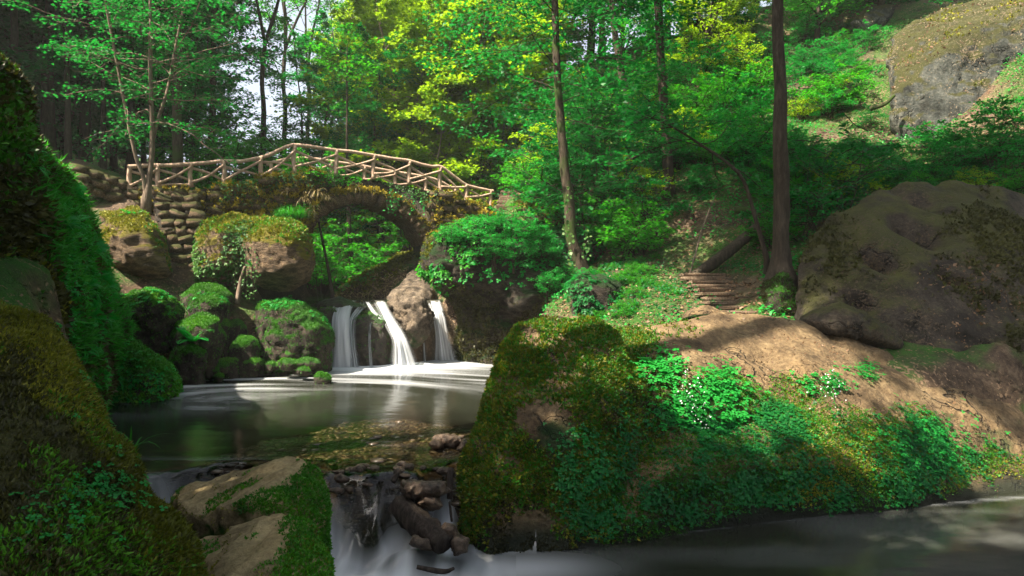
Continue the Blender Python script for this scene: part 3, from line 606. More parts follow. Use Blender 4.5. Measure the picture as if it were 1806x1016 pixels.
for k in range(22):
    px, Y = hr.uniform(330, 575), hr.uniform(14.4, 16.8); x = at_px0(px, Y); py = CY - (hr.uniform(-.02, .35) - CAMZ) / Y * F_; w, h = hr.uniform(10, 22), hr.uniform(8, 15)
    a0 = np.arange(7) / 7 * 6.283; q = [(px + w * math.cos(t) * hr.uniform(.8, 1.15), py + h * math.sin(t) * hr.uniform(.8, 1.15)) for t in a0]
    SM.append(bl(q, Y, .2, .25, 'small mossy stone lying among the boulders at the edge of the pool', 'mossrock', 200 + k, voxel=.035, amp=.08, smooth=4, freq=3.0, name='mossy_stone', cat='stone', group='small stones at the pool edge'))
R1 = rock([pillow([(746,472),(760,432),(790,405),(830,388),(880,386),(930,398),(968,432),(990,470),(960,520),(880,540),(800,530)], 18.4, 1.5, 1.6), pillow([(870,420),(950,430),(1000,470),(1014,520),(990,560),(900,560)], 18.0, 1.2, 1.2),
           foot(pillow([(796,520),(900,500),(1000,520),(1004,590),(960,625),(880,642),(802,642)], 18.9, 1.0, 1.2), -.6)], 'boulder', 'massive shaded boulder with a bushy top carrying the end of the arch', 'grotto', .07, .05, 61, 6, freq=1.1, strata=.01, ridges=.12)
FA = bl([(612,580),(628,556),(655,548),(682,560),(694,592),(698,645),(618,650),(608,612)], 17.75, .55, .7, 'mossy hump between the left and middle waterfalls', 'wetrock', 62, voxel=.05, ft=-.4)
FBK = bl([(678,532),(698,519),(745,526),(764,550),(760,580),(736,612),(726,612),(714,588),(690,560)], 18.1, .6, .7, 'slanted bare slab between the middle and right waterfalls', 'slab', 63, voxel=.045, amp=.1, smooth=5, ridges=.06)
DAM = rock([foot(pillow([(548,545),(600,535),(700,530),(752,530),(752,640),(560,650)], 18.9, .75, .9), -.6), foot(pillow([(735,530),(812,527),(812,640),(740,645)], 19.9, .6, .9), -.6)], 'rock_ledge', 'black wet rock ledge behind the waterfalls', 'wetrock', .06, .02, 64, cat='rock ledge')
LED = bl([(535,560),(545,532),(600,528),(650,536),(640,556),(600,560),(560,575)], 18.2, .5, .5, 'stepped wet stones the stream trickles over above the left waterfall', 'wetrock', 65, voxel=.045, amp=.06)
RB2 = bl([(1002,500),(1030,480),(1075,490),(1100,510),(1098,545),(1060,572),(1012,562)], 15.6, .8, .9, 'ivy-grown rock at the foot of the crooked ivy trunk', 'grotto', 66, ft=.2)
RS = bl([(908,362),(938,346),(985,368),(1002,398),(985,420),(935,405)], 21.0, .8, .9, 'tan rock beside the upper log steps', 'goldrock', 67)
GR = bl([(950,430),(985,405),(1060,400),(1080,450),(1040,490),(980,480)], 19.5, .8, 1.2, 'dark overhang rock behind the crooked ivy trunk', 'grotto', 68)
EB = rock([foot(pillow([(600,515),(640,488),(700,450),(760,440),(790,470),(760,525),(690,528)], 23.5, 1.6, 1.6), 1.0)], 'earth_bank', 'rooty brown earth bank seen under the arch', 'ground', .09, .04, 69, cat='bank')
PATHR = rock([PS([(678,524,18.9),(700,500,20),(728,476,21.5),(752,470,22),(762,520,19.5),(720,530,18.6),(690,540,18.6),(690,560,18.6),(760,560,19.5),(700,530,21),(760,500,23),(725,500,23)])], 'rock', 'pale worn rock ramp climbing under the arch', 'slab', .06, .02, 70, cat='rock')
DR = rock([foot(PS([(1408,480,12.6),(1426,420,13.0),(1470,374,13.2),(1540,335,13.6),(1600,319,13.9),(1700,316,14),(1800,330,14),(1950,420,13.5),(2000,650,12),(1950,800,10.4),(1800,762,10.4),(1640,660,10.8),(1480,596,11.2),(1412,572,11.5),(1398,530,12.1),
               (1560,430,12.1),(1700,460,11.8),(1600,560,11.1),(1800,600,10.9),(1550,380,15.5),(1900,380,16),(1420,500,14)]), 0)], 'boulder', 'huge dark whaleback boulder strewn with leaf litter, hollowed by holes', 'darkrock', .045, .012, 71, 10, ridges=.05,
          extra=lambda w, N: sum(-dp * np.exp(-(((w[:, 0] / w[:, 1] * F_ + CX - a) * math.cos(.45) + (CY - (w[:, 2] - CAMZ) / w[:, 1] * F_ - b) * math.sin(.45)) / r1) ** 2 - ((-(w[:, 0] / w[:, 1] * F_ + CX - a) * math.sin(.45) + (CY - (w[:, 2] - CAMZ) / w[:, 1] * F_ - b) * math.cos(.45)) / r2) ** 2)
                             for a, b, r1, r2, dp in ((1592, 398, 20, 10, .42), (1636, 420, 26, 12, .5), (1545, 460, 34, 11, .45), (1680, 495, 26, 8, .3), (1512, 530, 30, 11, .3), (1490, 556, 16, 9, .25), (1620, 356, 60, 8, .16))))
DR2 = bl([(1410,560),(1440,545),(1480,530),(1530,550),(1590,590),(1600,620),(1500,610),(1430,590)], 11.0, .5, .6, 'low grey shoulder of rock at the foot of the dark whaleback boulder', 'darkrock', 72, voxel=.045, amp=.03)
TM = rock([foot(pillow([(1335,545),(1350,500),(1378,478),(1402,500),(1425,560),(1420,600),(1345,585)], 12.7, .6, .9), .4)], 'mound', 'mossy earth mound under the big dark trunk', 'mossrock', .06, .09, 73, 5, cat='mound')
SR = bl([(1195,565),(1210,548),(1245,541),(1285,552),(1300,566),(1250,575)], 11.0, .5, .5, 'low rounded stone behind the crest of the largest boulder', 'boulder', 74, voxel=.045)
CLF = rock([PS([(1577,245,22.4),(1580,165,22.4),(1640,110,22.5),(1706,56,22.8),(1812,18,22.9),(2050,-60,22.8),(2050,300,22),(1650,270,21.6),(1600,262,22),(1562,95,25.5),(1572,60,26),(1640,22,27),(1720,5,28),(1806,-25,28),(2100,-120,28),(1600,300,26),(2050,300,26),(1575,330,23),(1700,340,21.5),(2050,340,21.8)])],
           'cliff', 'grey sandstone cliff with a sharp edge and moss-flecked sloping top above the wooded slope', 'cliff', .1, .010, 75, 6, freq=.5, cat='cliff', ridges=.09, strata=.003)
for k, (sil, Yc, lab) in enumerate([([(1195,70),(1215,40),(1245,30),(1255,70),(1225,92)], 31, 'sunlit tan outcrop among leaves high on the wooded slope'), ([(1500,40),(1530,8),(1580,10),(1560,60),(1520,72)], 29, 'tan rock under the conifer trunk at the slope top'),
                                    ([(1160,150),(1180,120),(1200,130),(1195,170)], 30, 'small pale outcrop lower on the wooded slope'), ([(960,120),(985,90),(1000,110),(990,170),(965,170)], 34, 'pale crag glimpsed through leaves beyond the ivy trunk')]):
    a_ = np.mean(sil, 0); bl(sil, ground_hit(a_[0], a_[1] + 10), .8, 1.2, lab, 'cliff', 80 + k, voxel=.1, amp=.06)

# ---- stones and wood in the water
for k, (sil, Yc, lab) in enumerate([([(762,772),(775,766),(822,766),(826,780),(805,790),(772,786)], 8.75, 'flat brown wet stone at the edge of the gravel shoal'), ([(808,792),(818,776),(842,772),(846,792),(826,798)], 8.5, 'pale grey stone between the shoal and the largest boulder'),
        ([(757,784),(765,776),(777,778),(782,789),(766,790)], 8.55, 'small tan stone beside the flat brown one'), ([(700,866),(706,848),(745,845),(788,850),(792,868),(770,878),(720,882)], 7.0, 'long rounded brown stone lying on the lip of the cascade'),
        ([(733,888),(745,876),(772,878),(782,892),(760,902)], 6.85, 'small reddish stone wet under the long rounded one'), ([(720,958),(728,944),(760,952),(768,972),(738,968)], 6.55, 'black flat stone in the white cascade'),
        ([(790,960),(800,940),(828,950),(826,975),(800,982)], 6.6, 'dark wet stone at the foot of the cascade by the boulder'), ([(770,935),(785,920),(805,925),(810,950),(785,955)], 6.72, 'dark stone in the trickle beside the log end')]):
    bl(sil, Yc, .18 if k != 3 else .25, .2, lab, 'brownwet', 90 + k, voxel=.012, amp=.075, smooth=3, name='river_stone', cat='stone', group='stones at the cascade lip')
lr_ = np.random.default_rng(29)
for k in range(26):
    px, py = lr_.uniform(588, 800), lr_.uniform(818, 852); Y = 7.15 + (852 - py) / 34 * .6; w, h = lr_.uniform(7, 17), lr_.uniform(4, 8)
    py = CY + (CAMZ + .01 + .12 * sstep(7.45, 7.15, Y)) / Y * F_
    q = [(px + w * math.cos(t) * lr_.uniform(.8, 1.2), py + h * math.sin(t) * lr_.uniform(.8, 1.2)) for t in np.arange(7) / 7 * 6.283]
    bl(q, Y, .06, .08, 'small wet pebble stone breaking the water along the lip of the cascade', 'brownwet', 400 + k, voxel=.012, amp=.08, smooth=3, freq=8.0, name='pebble_stone', cat='stone', group='pebble stones along the lip')
def log(name, pts, rad, mat, label, cat, n=9, rough=.12, seed=1):
    pt = catmull(np.array(pts), 4); c = pt[0].copy(); g = Geo(); V, Q, Tr = tube(pt - c, np.interp(np.linspace(0, 1, len(pt)), np.linspace(0, 1, len(rad)), rad), n, np.random.default_rng(seed), rough); g.add(V, Q, Tr)
    return put(name, g.mesh(name, M[mat], True), loc=c, label=label, cat=cat)
log('log', [P(700,888,6.95), P(730,915,6.8), P(760,940,6.65), P(783,962,6.5)], [.1, .13, .12, .11], 'wetwood', 'broken wet log slanting down through the cascade', 'log', rough=.2)
log('stick', [P(795,826,7.3), P(794,845,7.25), P(793,880,7.2)], [.03, .032, .03], 'wetwood', 'dark snag post standing in the lip by the largest boulder', 'stick')
log('stick', [P(793,885,7.0), P(795,905,6.9), P(797,920,6.85)], [.012, .014, .012], 'wetwood', 'thin brown stick leaning in the trickle under the boulder', 'stick')
log('stick', [P(693,850,7.15), P(700,838,7.2), P(702,834,7.2)], [.03, .03, .02], 'wetwood', 'short black stub sticking out of the shallow lip', 'stick')
log('stick', [P(735,1000,6.3), P(780,1008,6.3), P(800,1003,6.25)], [.02, .025, .015], 'wetwood', 'dark driftwood stick floating below the cascade', 'stick')
# gravel on the shoal
def blob(n_lat=3, n_lon=5, rng=None):
    V = [(0, 0, -.6)]
    for a in (-.35, .45): V += [(math.cos(t) * .9, math.sin(t) * .9, a) for t in np.arange(n_lon) / n_lon * 6.283 + a]
    V.append((0, 0, .75)); Tr = []
    for k in range(n_lon):
        k2 = (k + 1) % n_lon; Tr += [(0, 1 + k2, 1 + k), (1 + k, 1 + k2, 1 + n_lon + k), (1 + k2, 1 + n_lon + k2, 1 + n_lon + k), (1 + n_lon + k, 1 + n_lon + k2, 1 + 2 * n_lon)]
    return np.array(V), np.array(Tr)
def gravel():
    BV, BT = blob(); r = np.random.default_rng(5); n = 9000
    x = r.uniform(-4.0, -.1, n); y = r.uniform(6.95, 11.0, n); d = np.hypot((x + 1.75) / 1.9, (y - 8.2) / 2.4); ok = d < 1.1 + .15 * r.normal(0, 1, n); ok &= y > 7.12 + .3 * fbm(np.stack([x * 1.7, 0 * x, 0 * x], 1), 2, 4); x, y = x[ok], y[ok]; n = len(x)
    s = r.gamma(2.6, .0095, n).clip(.01, .09); z = terrain(x, y)
    sc = np.stack([s * r.uniform(.8, 1.5, n), s * r.uniform(.7, 1.2, n), s * r.uniform(.25, .5, n)], 1); a = r.uniform(0, 6.28, n)
    V = BV[None] * sc[:, None] * r.uniform(.8, 1.2, (n, len(BV), 3)); ca, sa = np.cos(a)[:, None], np.sin(a)[:, None]
    V = np.stack([V[..., 0] * ca - V[..., 1] * sa + x[:, None], V[..., 0] * sa + V[..., 1] * ca + y[:, None], V[..., 2] + (z + s * .12)[:, None]], -1)
    F = (BT[None] + (np.arange(n) * len(BV))[:, None, None]).reshape(-1, 3)
    m = leaf_mat('gravel_stone', ((.022, .014, .009), (.075, .052, .034), (.24, .21, .17)), 0, (0, 0, 0), .35, .5)
    me = mesh_arrays('gravel', V.reshape(-1, 3), [F], np.repeat(np.clip(r.beta(1.6, 2.2, n), 0, 1), len(BV)), True, m); put('gravel', me, kind='stuff', label='brown and grey river gravel on the shallow shoal')
gravel()
print('rocks', round(time.time() - T0, 1))

# ------------------------------------------------------------------ stone bridge
BA = np.array((-10.3, 18.5)); BE = np.array((.9245, .381)); BN = np.array((-.381, .9245))
def bs(px):                                                # distance along the bridge face of an image column
    k = (px - CX) / F_; return (10.3 + 18.5 * k) / (.9245 - .381 * k)
def bxy(s, t=0.0): return BA + BE * s + BN * t
def bp(px, py, t=0.0):                                     # point on the face (t = 0) or behind it
    s = bs(px); q = bxy(s); z = CAMZ - (py - CY) / F_ * q[1]; q = bxy(s, t); return np.array((q[0], q[1], z))
def bsz(lst): return np.array([(bs(a), CAMZ - (b - CY) / F_ * bxy(bs(a))[1]) for a, b in lst])
DECK = bsz([(190,338),(230,334),(300,330),(350,328),(400,326),(440,320),(480,309),(520,302),(600,306),(660,312),(720,322),(780,338),(830,352),(870,366),(900,382)])
ARCH = bsz([(541,560),(541,440),(548,405),(562,383),(590,364),(625,355),(660,357),(698,371),(728,394),(748,424),(757,470),(757,560)])
deck_z = lambda s: np.interp(s, DECK[:, 0], DECK[:, 1])
arch_z = lambda s: np.where((s > ARCH[1, 0]) & (s < ARCH[-2, 0]), np.interp(s, ARCH[1:-1, 0], ARCH[1:-1, 1]), -9)
BW = 1.7
bridge = put('stone_bridge', None, loc=(bxy(bs(650))[0], bxy(bs(650))[1], 1.6), label='old rubble-stone arch bridge draped in moss and ivy above the waterfalls', cat='bridge')
BO = np.array(bridge.location)
def bridge_core():
    g = Geo(); ss = np.unique(np.concatenate([np.linspace(DECK[0, 0], DECK[-1, 0], 60), np.linspace(ARCH[1, 0] + 1e-3, ARCH[-2, 0] - 1e-3, 30), [ARCH[1, 0] - 1e-3, ARCH[-2, 0] + 1e-3]]))
    top = deck_z(ss) - .08; bot = np.where(arch_z(ss) > -5, np.minimum(arch_z(ss), top - .15), np.where(ss < ARCH[1, 0], np.interp(ss, [0, 3, 3.2, 9], [3.4, 3.2, 1.0, 1.0]), .8))
    n = len(ss); V = []
    for t in (0.12, BW - .12):
        for zz in (bot, top): V.append(np.stack([*(BA[:, None] + BE[:, None] * ss + BN[:, None] * t), zz], 1))
    V = np.concatenate(V) - BO; i = np.arange(n - 1); F0, F1, K0, K1 = i, i + n, i + 2 * n, i + 3 * n
    Q = [np.stack([F0, F0 + 1, F1 + 1, F1], 1), np.stack([K0 + 1, K0, K1, K1 + 1], 1), np.stack([F1, F1 + 1, K1 + 1, K1], 1), np.stack([F0 + 1, F0, K0, K0 + 1], 1), np.array([[0, n, 3 * n, 2 * n], [n - 1, 3 * n - 1, 4 * n - 1, 2 * n - 1]])]
    g.add(V, np.concatenate(Q)); put('masonry_core', g.mesh('masonry_core', M['darkrock']), parent=bridge)
bridge_core()
def stone_mesh(seed):
    bm = bmesh.new(); bmesh.ops.create_cube(bm, size=2.0); bmesh.ops.subdivide_edges(bm, edges=bm.edges[:], cuts=1, use_grid_fill=True)
    for v in bm.verts:
        c = v.co; l = c.length; v.co = c * (.62 + .38 / max(l, 1e-6) * 1.15)
    me = bpy.data.meshes.new('stone'); bm.to_mesh(me); bm.free(); V, N = read(me); V = V * (1 + .16 * fbm(V * 1.4 + seed * 7, 2, seed)[:, None])
    me.vertices.foreach_set('co', V.astype(np.float32).ravel()); me.update(); me.polygons.foreach_set('use_smooth', np.ones(len(me.polygons), bool)); me.materials.append(M['masonry']); return me
STONES = [stone_mesh(k) for k in range(8)]
BANG = math.atan2(BE[1], BE[0]); srng = np.random.default_rng(77); NST = 0
def stone(s, z, t, w, h, d, roll=0.0, parent=None, origin=None, name='stone'):
    global NST
    q = bxy(s, t); o = bpy.data.objects.new(name, STONES[NST % 8]); COL.objects.link(o); NST += 1
    o.location = Vector((q[0], q[1], z)) - Vector(BO if origin is None else origin); o.rotation_euler = (srng.normal(0, .06), roll + srng.normal(0, .07), BANG + srng.normal(0, .08)); o.scale = (w / 2, d / 2, h / 2); o.parent = parent or bridge
    return o
# spandrel wall courses, bottom up, either side of the arch, and the parapet course
def courses():
    for (pa, pb, zlo) in ((236, 545, None), (752, 884, None)):
        s0, s1 = bs(pa), bs(pb); z = 3.55 if pa < 400 else 3.2
        row = 0
        while z < 6.2:
            h = srng.uniform(.14, .32); s = s0 + srng.uniform(0, .2)
            while s < s1:
                w = srng.uniform(.2, .62); top = deck_z(s + w / 2) - .06
                if z + h * .6 < top and z + h > arch_z(s + w / 2) and NST < 205:
                    stone(s + w / 2, z + h / 2 + srng.normal(0, .03), .10 + srng.normal(0, .06), w * srng.uniform(.85, 1.05), h * srng.uniform(.8, 1.15), .42, roll=srng.normal(0, .12))
                s += w
            z += h * .95; row += 1
courses()
for k in range(24):                                         # ring stones of the arch and its crown
    f = (k + .5) / 24; s = ARCH[2, 0] + (ARCH[-3, 0] - ARCH[2, 0]) * (.5 - .5 * math.cos(math.pi * f)); z = float(arch_z(np.array([s]))[0])
    e = .05; sl = math.atan2(float(arch_z(np.array([s + e]))[0] - arch_z(np.array([s - e]))[0]), 2 * e)
    stone(s - math.sin(sl) * .16, z + math.cos(sl) * .16, .06, .26, .42, .5, roll=-sl)
for row in range(4):                                        # soffit stones on the far haunch, seen from below
    for k in range(10):
        f = .5 + .5 * (k + .5) / 10; s = ARCH[2, 0] + (ARCH[-3, 0] - ARCH[2, 0]) * (.5 - .5 * math.cos(math.pi * f)); z = float(arch_z(np.array([s]))[0]); e = .05
        sl = math.atan2(float(arch_z(np.array([s + e]))[0] - arch_z(np.array([s - e]))[0]), 2 * e)
        stone(s - math.sin(sl) * .08, z + math.cos(sl) * .08, .42 + .36 * row, .3, .26, .34, roll=-sl)
# the dry-stone pier between the two blocks below the wall
pier = put('stone_pier', None, loc=tuple(P(315, 480, 18.3)), label='column of round rubble stones packed between two mossy blocks', cat='masonry')
PO = np.array(pier.location)
for r_ in range(9):
    y0 = 350 + r_ * 14.5; x = 276 + r_ * 4
    while x < 343 + srng.uniform(-4, 4):
        w = srng.uniform(18, 32); q = P(x + w / 2, y0 + srng.normal(0, 2), 18.25 - .03 * r_); o = bpy.data.objects.new('stone', STONES[NST % 8]); NST += 1; COL.objects.link(o); o.parent = pier
        o.location = Vector(q - PO); o.scale = (w / F_ * 18 / 2, srng.uniform(.14, .26), srng.uniform(11, 18) / F_ * 18 / 2); o.rotation_euler = (srng.normal(0, .2), srng.normal(0, .2), .3 + srng.normal(0, .25)); x += w
put('mortar_fill', mesh_arrays('mortar_fill', np.vstack([PS([(268,345,18.6),(345,345,18.6),(345,500,18.3),(290,500,18.3)]) - PO, PS([(268,345,19.4),(345,345,19.4),(345,500,19.1),(290,500,19.1)]) - PO]), [np.array([[0,1,2,3],[7,6,5,4],[0,4,5,1],[1,5,6,2],[2,6,7,3],[3,7,4,0]])], mat=M['darkrock']), parent=pier)
# low wall at the left
lw = put('low_stone_wall', None, loc=tuple(P(190, 330, 19.2)), label='low mossy stone wall running off from the end of the bridge into the shade', cat='wall'); LO = np.array(lw.location)
for r_ in range(3):
    x = 128
    while x < 236:
        w = srng.uniform(22, 38); yy = 300 + (x - 128) * .33 + r_ * 14; q = P(x + w / 2, yy, 18.2 + (x - 128) * .006); o = bpy.data.objects.new('stone', STONES[NST % 8]); NST += 1; COL.objects.link(o); o.parent = lw
        o.location = Vector(q - LO); o.scale = (w / F_ * 19 / 2, .25, 16 / F_ * 19 / 2); o.rotation_euler = (0, .2 + srng.normal(0, .05), srng.normal(0, .1)); x += w
# ---- railings
def bp_seen(px, py, t):                                    # where an image point meets the plane t behind the face
    k = (px - CX) / F_; a = BA + BN * t; s_ = (k * a[1] - a[0]) / (BE[0] - k * BE[1]); q = a + BE * s_; return np.array((q[0], q[1], CAMZ - (py - CY) / F_ * q[1]))
def railing(t, label, posts, top, bp=bp):
    root = put('wooden_railing', None, loc=tuple(bp(520, 302, t)), label=label, cat='railing'); O = np.array(root.location); r = np.random.default_rng(int(t * 10) + 5)
    def stick(name, pts, r0, r1, n=7):
        pts = np.array(pts); pt = catmull(pts, 4); pt = pt + np.stack([0 * pt[:, 0], 0 * pt[:, 0], .018 * fbm(pt * 1.3 + r.uniform(0, 50), 2, 3)], 1); g = Geo(); V, Q, Tr = tube(pt - O, np.linspace(r0, r1, len(pt)), n, r, .08); g.add(V, Q, Tr)
        put(name, g.mesh(name, M['wood'], True), parent=root)
    pz = []
    for a, y0, y1 in posts:
        b, c = bp(a, y1 + 3, t), bp(a + r.normal(0, .8), y0 - .5, t); m = (b + c) / 2 + np.array((r.normal(0, .02), 0, 0)); stick('post', [b, m, c], .068, .06, 8); pz.append((b, c))
    tp = [bp(a, b, t) for a, b in top]; stick('handrail', tp, .058, .05, 8)
    for (b0, c0), (b1, c1) in zip(pz[:-1], pz[1:]):
        off = np.array((BN[0], BN[1], 0)) * .05; d = c0 - b0; e = c1 - b1; mid = (b0 + c1) / 2
        sag = np.array((0, 0, r.uniform(-.1, .02)))
        stick('brace', [b0 + d * .22 - off, (b0 + d * .22 + b1 + e * .82) / 2 + sag, b1 + e * .82 - off], .042, .036, 6)
        stick('brace', [b0 + d * .8 + off, (b0 + d * .8 + b1 + e * .25) / 2 - sag * .6, b1 + e * .25 + off], .042, .034, 6)
    for (b0, c0), (b1, c1) in zip(pz[:2], pz[1:3]): stick('lower_rail', [b0 + (c0 - b0) * .12, (b0 + b1) / 2 + np.array((0, 0, .1)), b1 + (c1 - b1) * .1], .035, .03, 6)
    b0, c0 = pz[-3]; b1, c1 = pz[-2]; stick('lower_rail', [b0 + (c0 - b0) * .15, (b0 * .85 + c0 * .15 + b1 * .2 + c1 * .8) / 2, b1 * .2 + c1 * .8], .04, .036, 6)
    return root
POSTS = [(229,292,334),(279,290,328),(337,287,327),(394,283,326),(461,276,316),(521,256,302),(593,265,305),(660,274,313),(723,284,322),(779,294,336),(823,325,351),(867,336,364)]
TOP = [(224,293),(260,291.5),(300,291),(340,288),(370,285.5),(395,283),(420,284),(440,280),(462,276),(480,270),(498,262),(510,257),(521,255.5),(550,258),(593,264),(625,268),(660,273),(690,278),(723,283),(745,289),(765,293),(779,294),(800,309),(823,325),(845,331),(868,336),(872,336)]
railing(.08, 'rustic log railing with crossed braces along the near edge of the bridge', POSTS, TOP)
railing(BW - .1, 'rustic log railing along the far edge of the bridge, half hidden by the near one', [(478,288,322),(529,280,312),(586,285,314),(643,294,320),(698,304,330),(750,313,340),(800,334,356)], [(470,290),(500,283),(529,280),(560,281.5),(586,285),(643,294),(698,304),(750,312),(775,320),(800,334),(806,336)], bp_seen)
# ---- steps
def steps(name, label, n, p0, p1, wid, mat, tread, rise_pts=None, seed=3, ang=0.0):
    p0, p1 = np.array(p0), np.array(p1); root = put(name, None, loc=tuple(p0), label=label, cat='steps'); r = np.random.default_rng(seed)
    d = p1 - p0; h = np.array((d[0], d[1])); h /= np.linalg.norm(h); s = np.array((math.cos(ang), math.sin(ang), 0)); step = np.linalg.norm(d[:2]) / (n - 1)
    for k in range(n):
        c = d * k / (n - 1); w = wid * r.uniform(.9, 1.1); bm = bmesh.new(); bmesh.ops.create_cube(bm, size=1.0)
        bmesh.ops.scale(bm, vec=(w, tread, max(d[2] / (n - 1) * .92, .05)), verts=bm.verts); bmesh.ops.bevel(bm, geom=bm.edges[:], offset=.02, segments=2, affect='EDGES')
        for v in bm.verts: v.co += Vector((r.normal(0, .006), r.normal(0, .006), r.normal(0, .006)))
        me = bpy.data.meshes.new('tread'); bm.to_mesh(me); bm.free(); me.materials.append(M[mat])
        c = c + np.array((0, 0, .06)); o = put('tread', me, parent=root, loc=c, rz=ang + r.normal(0, .04))
    return root
steps('lower_steps', 'worn stone steps climbing from behind the largest boulder to the dirt bank', 11, P(1318, 566, 12.2), P(1238, 490, 14.8), .98, 'oldwood', .36, ang=.1)
steps('upper_steps', 'flight of old log steps rising from the end of the bridge', 15, P(895, 396, 22.4), P(908, 342, 26.0), 1.05, 'oldwood', .3, ang=.05)
steps('arch_steps', 'few small steps cut above the pale rock ramp under the arch', 4, P(728, 496, 21.0), P(737, 478, 21.9), .55, 'boulder', .28)
print('bridge', round(time.time() - T0, 1), NST)

# ------------------------------------------------------------------ trees
def limb_path(p0, az, el, L, r, droop=0.0, k=6, wob=.06):
    pts = [np.array(p0, float)]; d = np.array((math.cos(az) * math.cos(el), math.sin(az) * math.cos(el), math.sin(el)))
    for i in range(k):
        d = unit(d + r.normal(0, wob * 2.2, 3) + np.array((0, 0, -droop / k))); pts.append(pts[-1] + d * L / k)
    return np.array(pts)
def tree_geo(seed, H, r0, base, spread, nl, per, leaf, trunk=None, el=(.1, .7), droop=.25, flat=.10, prof=1.0, top_r=.12, twigs=8, sides=9, wob=.25, flare=.5, minlen=.25, twl=.42, lr=.36):
    """returns wood Geo and crown Geo, base at the origin. Leaves hang on twigs in nearly level sprays, layer over layer."""
    r = np.random.default_rng(seed); wood, crown = Geo(), Geo()
    if trunk is None:
        t = np.linspace(0, 1, 9); w = np.cumsum(r.normal(0, wob / 3, (9, 2)), 0) * t[:, None]; trunk = np.stack([w[:, 0], w[:, 1], t * H], 1)
    trunk = catmull(trunk, 3); tt = np.linspace(0, 1, len(trunk)); rad = r0 * (1 - (1 - top_r) * tt ** .9) + r0 * flare * np.exp(-tt * 28)
    V, Q, Tr = tube(np.vstack([trunk[0] - (0, 0, .4), trunk]), np.append(rad[0] * 1.15, rad), sides, r, .09); wood.add(V, Q, Tr)
    hz = trunk[:, 2]; tb = base
    LP, LN, LD = [], [], []
    for i in range(nl):
        f = (i + .6) / nl; t = tb + (1 - tb) * f ** .92; p0 = np.array([np.interp(t, tt, trunk[:, c]) for c in range(3)])
        L = spread * (minlen + (1 - minlen) * math.sin(math.pi * min(1, .28 + .68 * f)) ** .8) * r.uniform(.65, 1.2); az = i * 2.399 + r.normal(0, .35)
        pts = limb_path(p0, az, r.uniform(*el) + .35 * f, L, r, droop); rl = max(np.interp(t, tt, rad) * lr, .012)
        V, Q, Tr = tube(pts, np.linspace(rl, .008, len(pts)), 5, caps=False); wood.add(V, Q, Tr)
        for j in range(twigs):
            g = .22 + .78 * (j + r.random()) / twigs; q0 = np.array([np.interp(g, np.linspace(0, 1, len(pts)), pts[:, c]) for c in range(3)])
            da = (1 if j % 2 else -1) * r.uniform(.45, 1.15); Lt = L * twl * (1.25 - g * .75) * r.uniform(.6, 1.2)
            tw = limb_path(q0, az + da, r.normal(.02, .15), Lt, r, droop * .8, 3); V, Q, Tr = tube(tw, np.linspace(rl * .35, .004, 4), 3, caps=False); wood.add(V, Q, Tr)
            n = max(3, int(per * r.uniform(.6, 1.3))); u = r.random(n) ** .8; pos = np.stack([np.interp(u, np.linspace(0, 1, 4), tw[:, c]) for c in range(3)], 1)
            wdt = .3 * Lt + .05; pos = pos + np.stack([r.normal(0, wdt * .55, n), r.normal(0, wdt * .55, n), r.normal(-.02, flat * (.4 + Lt * .3), n)], 1)
            LP.append(pos); LN.append(np.tile((0, 0, 1.0), (n, 1))); LD.append(np.tile((math.cos(az + da * .6), math.sin(az + da * .6), -.25), (n, 1)))
    LP, LN, LD = map(np.concatenate, (LP, LN, LD))
    V, Q = leaves(LP, LN, leaf, r, .72, LD, jit=.42); vv = np.clip(.5 + .28 * fbm(LP * .55, 3, seed) + r.normal(0, .17, len(LP)), 0, 1); crown.add(V, Q, None, np.repeat(vv, 4))
    return wood, crown
TM_ = {}
def forked_geo(seed, H, r0, fork, nlead, spread, nl, per, leaf, el=(0, .7), droop=.3):
    """a trunk that divides into several rising leaders, each carrying its own level sprays"""
    r = np.random.default_rng(seed); wd, cr = Geo(), Geo()
    def merge(w, c):
        wd.add(np.concatenate(w.V), np.concatenate(w.Q), np.concatenate(w.T) if w.T else None); cr.add(np.concatenate(c.V), np.concatenate(c.Q), None, np.concatenate(c.v))
    zf = H * fork; t = np.linspace(0, 1, 6); wob = np.cumsum(r.normal(0, .13, (6, 2)), 0) * t[:, None]; tr = np.stack([wob[:, 0], wob[:, 1], t * zf], 1); top = None
    for k in range(nlead):
        az = k * 6.283 / nlead + r.normal(0, .4); out = r.uniform(.12, .3) * (H - zf); u = np.linspace(0, 1, 6)[1:]; hh = (H - zf) * r.uniform(.8, 1.0)
        ld = np.stack([tr[-1, 0] + math.cos(az) * out * u ** .8 + r.normal(0, .12, 5), tr[-1, 1] + math.sin(az) * out * u ** .8 + r.normal(0, .12, 5), zf + hh * u], 1)
        pth = np.vstack([tr, ld]) if k == 0 else np.vstack([tr[-2:], ld])
        b = (zf * .75 / pth[-1, 2]) if k == 0 else .12
        merge(*tree_geo(seed=seed * 31 + k, H=H, r0=r0 if k == 0 else r0 * .6, trunk=pth if k == 0 else pth, base=b if k == 0 else .25, spread=spread, nl=nl, per=per, leaf=leaf, el=el, droop=droop, flare=.5 if k == 0 else 0, minlen=.35))
    return wd, cr
def tree_kind(key, **kw):
    w, c = tree_geo(**kw); TM_[key] = (w.mesh(key + '_trunk', None, True), c.mesh(key + '_crown', None)); return TM_[key]
def keep_kind(key, w, c): TM_[key] = (w.mesh(key + '_trunk', None, True), c.mesh(key + '_crown', None))
keep_kind('beech', *forked_geo(1, 15, .2, .22, 3, 3.6, 22, 44, .18))
keep_kind('beech2', *forked_geo(2, 17, .24, .34, 4, 3.6, 18, 48, .19, droop=.4))
